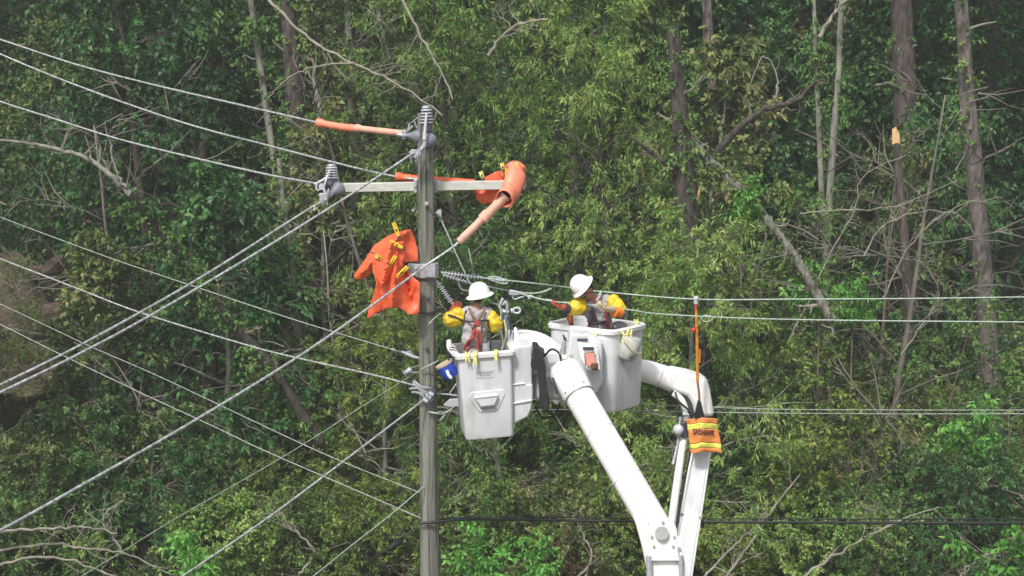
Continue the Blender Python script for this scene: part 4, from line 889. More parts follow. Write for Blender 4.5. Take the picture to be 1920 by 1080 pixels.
def bucket(parent, T, w_, d_, h, taper=.93, rc=.06, lip=.03, cat_mat='fibreglass'):
    b = MB(); s = lambda f, e=0: rrect((w_ + e) * f, (d_ + e) * f, rc)
    rings(b, T, [(s(taper * .97), 0), (s(taper), .03), (s(1 - (1 - taper) * .5), h * .5), (s(1), h), (s(1, -.03), h), (s(taper, -.05), .05)], True, True)
    o = b.build('bucket', M[cat_mat], parent, 35)
    b = MB(); rings(b, T, [(s(1, .005), h - .05), (s(1, lip * 2), h - .045), (s(1, lip * 2 + .01), h + .0), (s(1, lip * 2 - .02), h + .018), (s(1, -.03), h + .018), (s(1, -.035), h - .02), (s(1, .005), h - .05)])
    b.build('rim', M['rim'], o, 40)
    return o
def ray_plane(px, py, p0, nrm, off=0):
    d = P(px, py, 10) - CAM; return CAM + d * ((p0 - CAM).dot(nrm) / d.dot(nrm)) + nrm * off

LA = thing('aerial_lift', P(1262, 1300, -2.6), 'left white bucket lift with thick bright boom crossing in front, beside the pole', 'aerial lift')
yaw, roll = R(7), R(3.4)
A0 = P(919, 822, -.98)   # bottom of the front face, middle
RA = Matrix.Rotation(yaw, 4, 'Z') @ Matrix.Rotation(-roll, 4, 'Y')
w1, d1, h1 = .66, .74, 1.06
TA = Matrix.Translation(A0) @ RA @ Matrix.Translation((0, d1 / 2 * .93, 0))
BA = bucket(LA, TA, w1, d1, h1, .91, .05)
fn = (RA.to_3x3() @ Vector((0, -1, 0))).normalized(); ft = TA @ Vector((0, -d1 / 2, h1 * .55))
# the walls taper: tilt of the front face
tl = math.atan((d1 * (1 - .91) / 2) / h1); fn = (RA.to_3x3() @ Vector((0, -math.cos(tl), -math.sin(tl)))).normalized(); ft = TA @ Vector((0, -d1 * (1 - .09 * .45) / 2, h1 * .55))
FA = lambda x, y, o=0: ray_plane(x, y, ft, fn, o)
def emboss(parent, name, outer, inner, F_, depth, base=-.01, m='fibreglass', bevel=.006):
    b = MB(); lo = [F_(x, y, base) for x, y in outer]; hi = [F_(x, y, depth) for x, y in inner]; n = len(lo)
    b.add(lo + hi, [tuple(range(n - 1, -1, -1)), tuple(range(n, 2 * n))] + [(i, (i + 1) % n, (i + 1) % n + n, i + n) for i in range(n)])
    return b.build(name, M[m], parent, 30, bevel)
emboss(BA, 'step_surround', [(877, 746), (882, 734), (945, 728), (949, 738), (936, 768), (928, 772), (900, 774), (894, 770)], [(880, 746), (884, 736), (943, 730.5), (946, 739), (934, 766), (927, 770), (901, 772), (896, 768)], FA, .012, bevel=.004)
emboss(BA, 'step', [(888, 741), (934, 737), (930, 765), (900, 768)], [(889, 744), (933, 740), (926, 757), (901, 760)], FA, .065)
emboss(BA, 'step_slot', [(890, 743.5), (932, 739.5), (931.5, 742), (890.5, 746.5)], [(890.5, 744), (931.5, 740), (931, 741.6), (891, 746)], FA, .069, m='grey_paint', base=.05, bevel=0)
emboss(BA, 'step_slot', [(902, 765.5), (928, 763), (928, 766), (903, 768.5)], [(902, 765.5), (928, 763), (928, 766), (903, 768.5)], FA, .02, m='decal', bevel=0)
b = MB()
for (x0, y0, x1, y1) in ((893, 696, 925, 694), (893, 708, 925, 706), (893, 696, 893.7, 708), (924.3, 694, 925, 706)):
    q = [FA(x0, y0, .006), FA(x1, y1 if y1 < y0 + 3 else y0, .006)]
b.tube([FA(893, 696, .009), FA(925, 694, .009), FA(925, 706, .009), FA(893, 708, .009), FA(893, 696, .009)], .0022, 4)
rr_ = random.Random(5)
for row, yy in ((0, 698.6), (1, 702.8)):
    x = 896.5 + row * 1.5
    while x < 920 - row:
        l = rr_.uniform(.9, 2.4); b.tube([FA(x, yy - (x - 896) * .06, .009), FA(x + l, yy - (x - 896) * .06, .009)], .0052, 4); x += l + 1.0
b.build('decal', M['decal'], BA, 0)
b = MB(); b.prism([FA(958, 655, -.10), FA(999, 650, -.10), FA(1001, 728, -.10), FA(962, 733, -.10)], -fn * .42); b.build('tool_tray', M['fibreglass'], LA, 30, .02)
b = MB(); b.prism([FA(960, 726, -.08), FA(1001, 722, -.08), FA(1002, 752, -.08), FA(999, 770, -.08), FA(993, 785, -.08), FA(963, 800, -.08)], -fn * .46); b.build('tray_base', M['fibreglass'], LA, 30, .025)
for q_ in ([FA(963, 759, -.07), FA(998, 753, -.07)], [FA(961, 724, -.075), FA(986, 721, -.075)]):
    b = MB(); b.tube(q_, .012, 8); b.build('tray_ridge', M['rim'], LA)
b = MB(); b.prism(PP((998, 649, -.98), (1008, 650, -.98), (1012, 657, -.98), (1022, 663, -.98), (1018, 671, -.98), (1023, 686, -.98), (1026, 736, -.98), (1031, 758, -.98), (1029, 770, -.98), (1018, 770, -.98), (1012, 758, -.98), (1009, 694, -.98), (995, 689, -.98), (996, 674, -.98), (999, 672, -.98)), (0, .34, 0)); b.build('rubber_cover', M['black'], LA, 30, .012)
b = MB(); b.tube(catmull(PP((950, 645, -.05), (985, 641, -.05), (1020, 652, -.1), (1060, 690, -.3)), 5), .155, 20); b.build('mount_arm', M['boom_paint'], LA, 50)
b = MB(); b.box(P(1030, 722, -.55), (.42, .26, .34)); b.build('mount_bracket', M['fibreglass'], LA, 30, .05)
b = MB(); b.box(P(1030, 700, -.50), (.3, .2, .62)); b.build('mount_post', M['fibreglass'], LA, 30, .05)
tip = P(1058, 694, -.72); colr = P(1086, 742, -.98); el = P(1236, 1000, -2.3); dr = (el - colr).normalized()
b = MB(); L1 = (colr - tip).length
b.lathe(tip - dr * .10, colr, [(0, .03), (.02, .12), (.06, .18), (.12, .205), (.25, .212), (L1 + .06, .192), (L1 + .11, .186)], 32); b.build('boom_tip', M['boom_paint'], LA, 50)
b = MB(); b.lathe(colr + dr * .02, el, [(0, .165), (0, .180), ((el - colr).length * .5, .180), ((el - colr).length, .182)], 32); b.build('upper_boom', M['boom_paint'], LA, 50)
b = MB(); b.lathe(colr, el, [(0, .185), (.0, .196), (.018, .196), (.018, .175)], 32); b.build('collar', M['grey_paint'], LA)
b = MB(); b.tube(catmull(PP((1036, 708, -1.0), (1043, 728, -1.02), (1046, 738, -1.02)), 3), .016, 6); b.build('latch', M['dark_metal'], LA)
q = P(1060, 655, -.55); b = MB(); b.tube(PP((1055, 664, -.85), (1058, 640, -.85)), [.045, .02], 8); b.build('lever', M['grey_paint'], LA, 40)
# elbow: side plates, pivot and lower boom
pl = []
for i in range(13):
    a = R(180 - 15 * i); pl.append((1243 + 27 * math.cos(a), 1000 - 29 * math.sin(a)))
pl = [(1217, 1052)] + [(1216, 1030)] + pl + [(1271, 1030), (1275, 1052)]
for yy in (-2.62, -2.08):
    b = MB(); b.prism(PP(*[(x, y, yy) for x, y in pl]), (0, .06, 0)); b.build('elbow_plate', M['boom_paint'], LA, 30, .008)
b = MB(); b.tube(PP((1241, 1000, -2.645), (1241, 1000, -1.98)), .078, 24); b.build('pivot_pin', M['grey_paint'], LA)
b = MB(); b.prism(PP((1188, 968, -2.45), (1214, 968, -2.45), (1222, 1010, -2.45), (1228, 1085, -2.45), (1214, 1075, -2.45), (1205, 1030, -2.45)), (0, .35, 0)); b.build('elbow_casting', M['boom_paint'], LA, 30, .02)
base = Vector((2.7, -2.9, 1.3)); top_ = P(1246, 1034, -2.35); dd = (top_ - base).normalized()
rot = Vector((0, 0, 1)).rotation_difference(dd).to_matrix()
b = MB(); b.box((base + top_) / 2, (.40, .42, (top_ - base).length), rot); b.build('lower_boom', M['boom_paint'], LA, 20, .03)
b = MB(); b.tube(PP((1217, 1042, -2.60), (1220, 1200, -2.7)), .035, 8); b.tube(PP((1276, 1042, -2.60), (1283, 1200, -2.7)), .03, 8); b.build('hydraulic_line', M['steel'], LA)
b = MB(); b.lathe((2.7, -2.9, 0), (2.7, -2.9, 1), [(0, .7), (.1, .7), (.12, .4), (1.0, .36), (1.05, .5), (1.3, .5), (1.32, .1)], 24); b.build('turret', M['boom_paint'], LA, 30)

LB = thing('aerial_lift', P(1280, 1300, 1.2), 'right white bucket lift, its bent boom rising behind the orange flag', 'aerial lift')
cy = R(-38); C0 = P(1146, 775, -.38)     # corner nearest the camera, at the floor
w2, d2, h2 = 1.03, .76, 1.04
RB = Matrix.Rotation(cy, 4, 'Z')
TB = Matrix.Translation(C0) @ RB @ Matrix.Translation((-w2 / 2 * .94, d2 / 2 * .94, 0))
BB = bucket(LB, TB, w2, d2, h2, .96, .13, .022)
b = MB(); b.prism(PP(*[(x, y, -.52) for x, y in ((1069, 626), (1103, 626), (1130, 642), (1131, 716), (1121, 736), (1108, 742), (1090, 735), (1064, 702), (1063, 667))]), (0, .42, 0)); con = b.build('console', M['fibreglass'], LB, 30, .03)
b = MB(); b.prism(PP((1084, 645, -.74), (1112, 649, -.74), (1121, 656, -.74), (1127, 694, -.74), (1100, 695, -.74), (1088, 668, -.74)), (0, .26, 0)); b.build('control_head', M['rim'], con, 30, .012)
b = MB(); b.box(P(1092, 637, -.545), (.13, .03, .028)); b.build('slot', M['dark_metal'], con, 20, .004)
b = MB(); b.box(P(1103, 653, -.75), (.13, .03, .032)); b.build('slot', M['dark_metal'], con, 20, .004)
b = MB(); b.prism(PP((1096, 663, -.80), (1113, 662, -.80), (1118, 683, -.86), (1101, 688, -.86)), (0, .1, 0)); b.build('handle', M['red_tool'], con, 20, .01)
b = MB(); b.box(P(1115, 687.5, -.88), (.085, .04, .09)); b.box(P(1115, 687.5, -.905), (.06, .02, .065)); b.build('grip', M['rust'], con, 20, .012)
b = MB(); b.tube(PP((1096, 662, -.78), (1115, 661, -.78), (1117, 668, -.78)), .006, 5); b.tube(PP((1096, 662, -.78), (1098, 686, -.8)), .006, 5); b.build('frame', M['dark_metal'], con)
b = MB(); b.box(P(1071, 672, -.52), (.045, .012, .10)); b.build('label_plate', M['tan'], con, 20)
b = MB(); b.box(P(1059, 635, -.28), (.04, .03, .03)); b.tube(PP((1056, 628, -.25), (1062, 640, -.28)), .014, 6); b.build('latch', M['dark_metal'], LB)
# boom B
b = MB(); c = catmull(PP((1120, 700, .75), (1190, 694, .75), (1235, 703, .75), (1280, 722, .75), (1308, 736, .75)), 6)
b.tube(c, [.142 + .0006 * i for i in range(len(c))], 28); b.build('upper_boom', M['boom_paint'], LB, 50)
b = MB(); b.tube(PP((1236, 704, .75), (1239, 705, .75)), .152, 28); b.build('collar', M['fibreglass'], LB)
eb = [(1255, 692), (1290, 699), (1316, 707), (1327, 715), (1331, 728), (1341, 782), (1303, 782), (1298, 758), (1288, 744), (1268, 737), (1254, 730)]
b = MB(); b.prism(PP(*[(x, y, .56) for x, y in eb]), (0, .36, 0)); b.build('elbow_casting', M['boom_paint'], LB, 30, .055)
b = MB(); b.prism(PP((1258, 735, .60), (1272, 736, .60), (1293, 748, .60), (1305, 782, .60), (1297, 782, .60), (1288, 780, .60), (1282, 758, .60), (1268, 742, .60)), (0, .26, 0)); b.build('web', M['dark_metal'], LB, 30, .01)
b = MB(); b.tube(catmull(PP((1262, 737, .55), (1276, 748, .52), (1284, 765, .52), (1286, 782, .52)), 4), .045, 10); b.build('link', M['boom_paint'], LB, 50)
b = MB(); b.tube(PP((1288, 770, .45), (1286, 800, .45)), .05, 10); b.tube(PP((1280, 776, .42), (1292, 777, .42)), .03, 8); b.build('hinge', M['steel'], LB, 40)
b = MB(); b.ball(P(1272, 806, .38), .075, 14); b.build('ball_joint', M['insulator_pale'], LB)
b = MB(); b.prism(PP((1276, 793, .36), (1288, 790, .36), (1291, 820, .36), (1278, 822, .36)), (0, .14, 0)); b.build('knuckle', M['dark_metal'], LB, 30, .012)
b = MB(); b.tube(PP((1283, 818, .45), (1277, 850, .4), (1262, 960, .2), (1254, 1020, .1)), .052, 14); b.build('cylinder', M['boom_paint'], LB, 50)
b = MB(); b.tube(PP((1276, 782, .42), (1271, 830, .4), (1262, 870, .3)), .018, 8); b.build('rod', M['steel'], LB)
a1 = P(1322, 785, .75); a2 = P(1276, 1085, .1); dv = (a2 - a1).normalized(); a3 = Vector((a2.x + dv.x * 2, a2.y + .4, 1.3)); a3 = a1 + dv * ((a1.z - 1.3) / -dv.z)
rot = Vector((0, 0, 1)).rotation_difference(-dv).to_matrix()
b = MB(); b.box((a1 + a3) / 2, (.27, .27, (a3 - a1).length), rot, taper=1.0); b.build('lower_boom', M['boom_paint'], LB, 20, .02)
b = MB(); b.box((a1 + a3) / 2 + rot @ Vector((.0, -.145, 0)), (.20, .02, (a3 - a1).length - .3), rot); b.build('boom_channel', M['fibreglass'], LB, 20, .005)
b = MB(); b.lathe((a3.x, a3.y, 0), (a3.x, a3.y, 1), [(0, .6), (.1, .6), (.12, .36), (1.0, .33), (1.05, .45), (1.35, .45), (1.37, .1)], 24); b.build('turret', M['boom_paint'], LB, 30)

# bolts, hoses and seams on the lifts
for k in range(9):
    a = 2 * math.pi * k / 9; ax = dr; u_ = Vector((0, 0, 1)); u_ = (u_ - ax * u_.dot(ax)).normalized(); v_ = ax.cross(u_)
    c_ = colr - dr * .05 + (u_ * math.cos(a) + v_ * math.sin(a)) * .190
    b = MB(); b.tube([c_, c_ + (u_ * math.cos(a) + v_ * math.sin(a)) * .014], .013, 6); b.build('bolt', M['grey_paint'], LA, 20)
for (x, y) in ((1222, 1006), (1264, 1006), (1226, 1024), (1262, 1024), (1243, 979)):
    b = MB(); b.tube(PP((x, y, -2.62), (x, y, -2.64)), .014, 6); b.build('bolt', M['grey_paint'], LA, 20)
for f in (.28, .62):
    c_ = colr.lerp(el, f); b = MB(); b.lathe(c_, el, [(0, .178), (0, .1845), (.012, .1845), (.012, .178)], 32); b.build('seam', M['fibreglass'], LA)
for l in (((1003, 760, -.8), (1016, 782, -.7), (1040, 778, -.6), (1050, 755, -.6)), ((1020, 668, -.7), (1034, 655, -.75), (1048, 662, -.8), (1052, 676, -.85))):
    b = MB(); b.tube(catmull(PP(*l), 5), .014, 6); b.build('hose', M['black'], LA)
for l in (((1290, 772, .40), (1300, 790, .42), (1298, 830, .40), (1284, 900, .25), (1268, 990, .05)), ((1266, 735, .5), (1272, 752, .42), (1290, 768, .42), (1296, 780, .42))):
    b = MB(); b.tube(catmull(PP(*l), 5), .014, 6); b.build('hose', M['black'], LB)
for f in (.18, .5):
    c_ = a1.lerp(a3, f); b = MB(); b.box(c_, (.285, .285, .03), rot); b.build('clamp_band', M['grey_paint'], LB, 20)
# orange stick, flag
t = thing('hot_stick', P(1308, 775, .3), 'upright orange stick holding the two right hand wires above the flag', 'stick')
b = MB(); b.tube(PP((1305, 578, .25), (1307, 640, .25), (1308, 716, .25)), [.018, .02, .02], 10); b.build('shaft', M['stick_orange'], t)
b = MB(); b.tube(PP((1312, 655, .27), (1312, 680, .27)), .012, 8); b.build('sleeve', M['sleeve_orange'], t)
b = MB(); b.tube(PP((1308, 716, .25), (1311, 738, .27), (1312, 770, .3)), [.013, .015, .016], 8); b.build('lower_shaft', M['harness_brown'], t)
b = MB(); b.tube(PP((1305, 557, .28), (1305, 570, .28)), .028, 10); b.ball(P(1305, 560, .28), .036, 10); b.build('head_clamp', M['insulator_pale'], t)
b = MB(); b.tube(PP((1306, 570, .25), (1305, 579, .25)), .026, 8); b.build('tie', M['harness_red'], t)
b = MB(); b.ball(P(1300, 619, .22), .032, 10, (1, .7, 1)); b.tube(PP((1300, 617, .23), (1307, 613, .24)), .012, 6); b.build('tag', M['red_plastic'], t)
b = MB(); b.prism(PP((1309, 752, .24), (1314, 752, .24), (1322, 784, .24), (1302, 784, .24)), (0, .08, 0)); b.build('foot_clip', M['cable_black'], t, 30, .008)
t = thing('wire_coil', P(1328, 597, .15), 'small loose loop of clear cord beside the orange stick', 'cord')
b = MB(); b.tube([P(1325, 597, .15) + Vector((.07 * math.cos(R(a)), 0, .04 * math.sin(R(a)))) for a in range(0, 361, 24)], .006, 5); b.build('loop', M['wire_pale'], t)
t = thing('warning_flag', P(1320, 785, .30), 'orange flag with two yellow bands hung over the bend of the right boom', 'flag')
fd = lambda x, y: .26 + .035 * math.sin((x - 1288) / 9 + y / 40) - .0004 * (y - 783)
def fpoly(y0, y1, sl0, sr0, sl1, sr1): return [(sl0, y0), ((sl0 * 2 + sr0) / 3, y0 + 1.0), ((sl0 + sr0 * 2) / 3, y0 - .3), (sr0, y0), (sr1, y1), ((sl1 + sr1) / 2, y1), (sl1, y1)]
for (nm, y0, y1, m, l0, r0, l1, r1) in (('cloth', 784, 794, 'vest', 1285, 1346, 1288, 1346), ('band', 794, 804.5, 'lime', 1289, 1346, 1289, 1347), ('cloth', 804.5, 831, 'vest', 1290, 1347, 1293, 1352), ('band', 831, 840.5, 'lime', 1293, 1352, 1294, 1352), ('cloth', 840.5, 848, 'vest', 1294, 1352, 1295, 1353)):
    n_ = 16; b = MB(); vs = []; fs = []; rws = max(2, int((y1 - y0) / 2.5))
    for j in range(rws + 1):
        v = j / rws; y = y0 + (y1 - y0) * v
        for i in range(n_ + 1):
            u = i / n_; x = (l0 + (l1 - l0) * v) * (1 - u) + (r0 + (r1 - r0) * v) * u
            wv = 1.4 * math.sin(u * 7 + 1) * (1 if nm else 1) + .8 * math.sin(u * 13)
            vs.append(P(x, y + wv, fd(x, y) + .012 * noise.noise(Vector((x / 7, y / 7, 0)))))
    for j in range(rws):
        for i in range(n_): q = j * (n_ + 1) + i; fs.append((q, q + 1, q + n_ + 2, q + n_ + 1))
    b.add(vs, fs); b.build(nm, M[m], t, 60, solid=.006)
tc = bpy.data.curves.new('lettering', 'FONT'); tc.body = 'GRIDHAWK'; tc.size = .115; tc.extrude = .003; tc.offset = .0035; tc.align_x = 'CENTER'
to = bpy.data.objects.new('lettering_source', tc); COL.objects.link(to); bpy.context.view_layer.update()
tme = bpy.data.meshes.new_from_object(to.evaluated_get(bpy.context.evaluated_depsgraph_get())); bpy.data.objects.remove(to)
wd = max(v.co.x for v in tme.vertices) - min(v.co.x for v in tme.vertices)
for v in tme.vertices:
    px = 1319 + v.co.x / wd * 41; py = 815 - v.co.y / .115 * 14 + .08 * (px - 1319)
    u = (px - 1290) / 57; v.co = P(px, py, fd(px, py) - .014 + v.co.z)
tme.materials.append(M['ink']); lo = bpy.data.objects.new('lettering', tme); COL.objects.link(lo); put(lo, t)

# things hanging on the buckets
t = thing('tool_pouch', P(836, 692, -.75), 'blue canvas pouch tilted off the left side of the left bucket', 'pouch')
ax0 = P(833, 682, -.78); ax1 = P(848, 709, -.78); dp = (ax1 - ax0).normalized()
b = MB(); b.lathe(ax0, ax1, [(0, .105), (.04, .11), (.14, .104), (.185, .09), (.19, .0)], 20); b.build('bag', M['blue'], t, 50)
b = MB(); b.lathe(ax0 - dp * .012, ax1, [(0, .085), (0, .118), (.03, .116), (.03, .104)], 20); b.build('hem', M['tan'], t, 40)
b = MB(); b.lathe(ax0 - dp * .006, ax1, [(0, .09), (.002, .0)], 20); b.build('lining', M['tan'], t, 40)
b = MB(); b.tube(catmull(PP((838, 694, -.92), (841, 703, -.93), (846, 709, -.92)), 3), [.018, .02, .02, .02, .022, .022, .02], 8); b.build('stripe', M['rim'], t)
b = MB(); b.tube(catmull(PP((842, 676, -.8), (840, 668, -.8), (845, 665, -.8), (850, 670, -.78)), 4), .012, 6); b.build('hook', M['dark_metal'], t)
t = thing('tool_bag', P(1178, 655, -.15), 'grey white canvas tool bucket hanging on the right face of the right bucket', 'bag')
b = MB(); k0 = P(1186, 632, -.28); k1 = P(1173, 676, -.28); b.lathe(k0, k1, [(0, .11), (.02, .125), (.16, .13), (.26, .115), (.30, .08), (.305, .0)], 20); b.build('bag', M['canvas'], t, 50)
b = MB(); b.tube(catmull(PP((1168, 634, -.42), (1180, 650, -.45), (1192, 662, -.43), (1204, 662, -.3)), 4), .009, 6); b.build('rope', M['leather'], t)
b = MB(); b.tube(PP((1180, 670, -.42), (1186, 667, -.42)), .02, 8); b.build('grommet', M['dark_metal'], t)
def rimclip(px, py, Y, label, w_=.035, drop=.07, tilt=0):
    t = thing('rim_clip', P(px, py, Y), label, 'clip', 'yellow clips on the bucket rims')
    c0 = P(px, py, Y)
    for s in (-1, 1):
        b = MB(); b.tube([c0 + Vector((s * w_ * .5, .05, .035)), c0 + Vector((s * w_ * .45, .0, .05)), c0 + Vector((s * w_ * .2 + tilt, -.03, -.01)), c0 + Vector((s * w_ * .4 + tilt, -.035, -drop))], [.009, .012, .013, .008], 7); b.build('jaw', M['pale_yellow'], t)
    b = MB(); b.tube([c0 + Vector((-w_ * .3, -.035, -.0)), c0 + Vector((w_ * .3, -.035, 0))], .013, 8); b.build('spring', M['pale_yellow'], t)
rimclip(877, 668, -1.06, 'yellow clip leftmost on the front rim of the left bucket', .055)
rimclip(891, 667, -1.07, 'yellow clip second from the left on the front rim of the left bucket', .04, .11)
rimclip(930, 664, -1.05, 'yellow clip rightmost on the front rim of the left bucket', .03, .08)
rimclip(1078, 619, .03, 'yellow clip leftmost on the front rim of the right bucket', .05, .05)
rimclip(1116, 629, -.26, 'yellow clip on the right bucket rim just above the console', .035, .06)
rimclip(1172, 627, -.30, 'yellow clip on the right bucket rim above the hanging tool bag', .09, .09)
rimclip(1181, 626, -.25, 'yellow clip rightmost on the near rim of the right bucket', .05, .05)
rimclip(1193, 607, .15, 'yellow clip on the far right corner of the right bucket rim', .04, .03)
# rubber padding bulge on left bucket's left lip
b = MB(); b.tube(catmull(PP((842, 641, -.55), (843, 652, -.75), (852, 664, -.95)), 4), .035, 10); b.build('lip_pad', M['rim'], LA, 50)
b = MB(); b.tube(PP((842, 651, -.92), (856, 653, -.92)), .007, 5); b.tube(PP((842, 655, -.92), (857, 657, -.92)), .007, 5); b.build('pad_strap', M['dark_metal'], LA)
# tools standing by the left worker
t = thing('hydraulic_tool', P(945, 640, -.4), 'blue grey hydraulic crimper with forked jaws standing in the left bucket beside the worker', 'tool')
b = MB(); b.tube(PP((947, 590, -.4), (950, 612, -.4), (949, 634, -.4)), [.045, .055, .05], 14); b.build('body', M['tool_blue'], t)
b = MB(); b.tube(catmull(PP((940, 584, -.42), (937, 575, -.42), (941, 563, -.42), (944, 560, -.42)), 4), [.02] * 13, 8); b.tube(catmull(PP((950, 582, -.42), (951, 573, -.42), (948, 566, -.42), (943, 572, -.42)), 4), [.018] * 13, 8); b.tube(PP((938, 584, -.4), (954, 584, -.4)), .026, 8); b.build('jaw', M['steel'], t)
b = MB(); b.tube(PP((958, 583, -.36), (962, 582, -.36)), .03, 8); b.tube([P(969, 582, -.36) + Vector((.045 * math.cos(R(a)), 0, .035 * math.sin(R(a)))) for a in range(0, 361, 30)], .013, 7); b.build('lanyard_ring', M['insulator_pale'], t)
for k, (l, m) in enumerate([(((940, 588, -.48), (937, 610, -.5), (943, 640, -.5), (941, 655, -.5)), 'rim'), (((945, 600, -.5), (949, 622, -.52), (944, 650, -.5)), 'pale_yellow'), (((952, 595, -.46), (958, 615, -.46), (953, 650, -.46)), 'dark_metal'), (((922, 568, -.5), (932, 571, -.5), (938, 580, -.5), (940, 592, -.5)), 'wire_green')]):
    b = MB(); b.tube(catmull(PP(*l), 5), .010, 6); b.build('hose', M[m], t)
b = MB(); b.tube(PP((953, 618, -.42), (956, 645, -.42)), .05, 12); b.build('handle', M['insulator_pale'], t)
t = thing('white_funnel', P(968, 640, -.35), 'white pointed plastic hood standing right of the crimper in the left bucket', 'cover')
b = MB(); b.lathe(P(970, 652, -.35), P(966, 612, -.35), [(0, .085), (.06, .075), (.16, .04), (.25, .018), (.265, .004)], 14); b.build('shell', M['rim'], t)
t = thing('green_coupling', P(971, 648, -.6), 'small round green coupling on the top of the left lift arm', 'coupling')
b = MB(); b.tube(PP((971, 648, -.52), (971, 647, -.42)), .04, 14); b.build('body', mat('faded_green', (.12, .26, .20), .5), t); b = MB(); b.tube(PP((971, 648, -.53), (971, 648, -.5)), .02, 12); b.build('bore', M['dark_metal'], t)

# ================================================================== PEOPLE
def skin(name, verts, edges, radii, m, parent, sub=2, roots=(0,)):
    me = bpy.data.meshes.new(name); me.from_pydata([tuple(v) for v in verts], edges, []); me.materials.append(m)
    o = bpy.data.objects.new(name, me); COL.objects.link(o)
    md = o.modifiers.new('skin', 'SKIN'); md.use_smooth_shade = True; md.use_x_symmetry = False; md.branch_smoothing = .3
    sv = me.skin_vertices[0].data
    for i, r in enumerate(radii):
        sv[i].radius = (r, r) if not hasattr(r, '__len__') else r; sv[i].use_root = i in roots
    s = o.modifiers.new('sub', 'SUBSURF'); s.levels = sub; s.render_levels = sub
    if name in ('shirt', 'trousers', 'rubber_sleeve'):
        s.levels = s.render_levels = 4
        tx = bpy.data.textures.new('folds', 'CLOUDS'); tx.noise_scale = .085 if name != 'rubber_sleeve' else .10; tx.noise_depth = 1
        dm = o.modifiers.new('folds', 'DISPLACE'); dm.texture = tx; dm.texture_coords = 'GLOBAL'; dm.strength = .055; dm.mid_level = .5
    put(o, parent); return o
class Sk:
    def __init__(s): s.v = []; s.e = []; s.r = []
    def a(s, p, r, par=None):
        s.v.append(Vector(p)); s.r.append(r)
        if par is not None: s.e.append((par, len(s.v) - 1))
        return len(s.v) - 1
    def chain(s, pts, rs, par):
        for p, r in zip(pts, rs): par = s.a(p, r, par)
        return par
def hand(S, par, wrist, d, pn, fr=.0085, curl=.8, side_=1, sc=1.0):
    """palm with four bent fingers of different length and a thumb from the side of the palm"""
    d = Vector(d).normalized(); pn = Vector(pn); pn = (pn - d * pn.dot(d)).normalized(); s = d.cross(pn) * side_
    palm = S.a(wrist + d * .055 * sc, (.032 * sc + fr * .4, .022 * sc + fr * .4), par)
    for k, ln in zip((-1.5, -.5, .5, 1.5), (.8, .95, 1.0, .85)):
        b0 = wrist + d * .09 * sc + s * k * .021 * sc
        d1 = (d + pn * .45 * curl).normalized(); d2 = (d * (1 - curl) + pn * 1.0).normalized(); d3 = (pn - d * .5 * curl).normalized()
        S.chain([b0, b0 + d1 * .034 * ln * sc, b0 + d1 * .034 * ln * sc + d2 * .026 * ln * sc, b0 + d1 * .034 * ln * sc + d2 * .026 * ln * sc + d3 * .02 * ln * sc], [fr * 1.15, fr * 1.05, fr, fr * .85], palm)
    t0 = wrist + d * .035 * sc - s * .034 * sc
    S.chain([t0, t0 + (d * .7 - s * .6 + pn * .5).normalized() * .034 * sc, t0 + (d * .7 - s * .6 + pn * .5).normalized() * .034 * sc + (d * .6 + pn * .8).normalized() * .028 * sc], [fr * 1.25, fr * 1.15, fr * .95], palm)

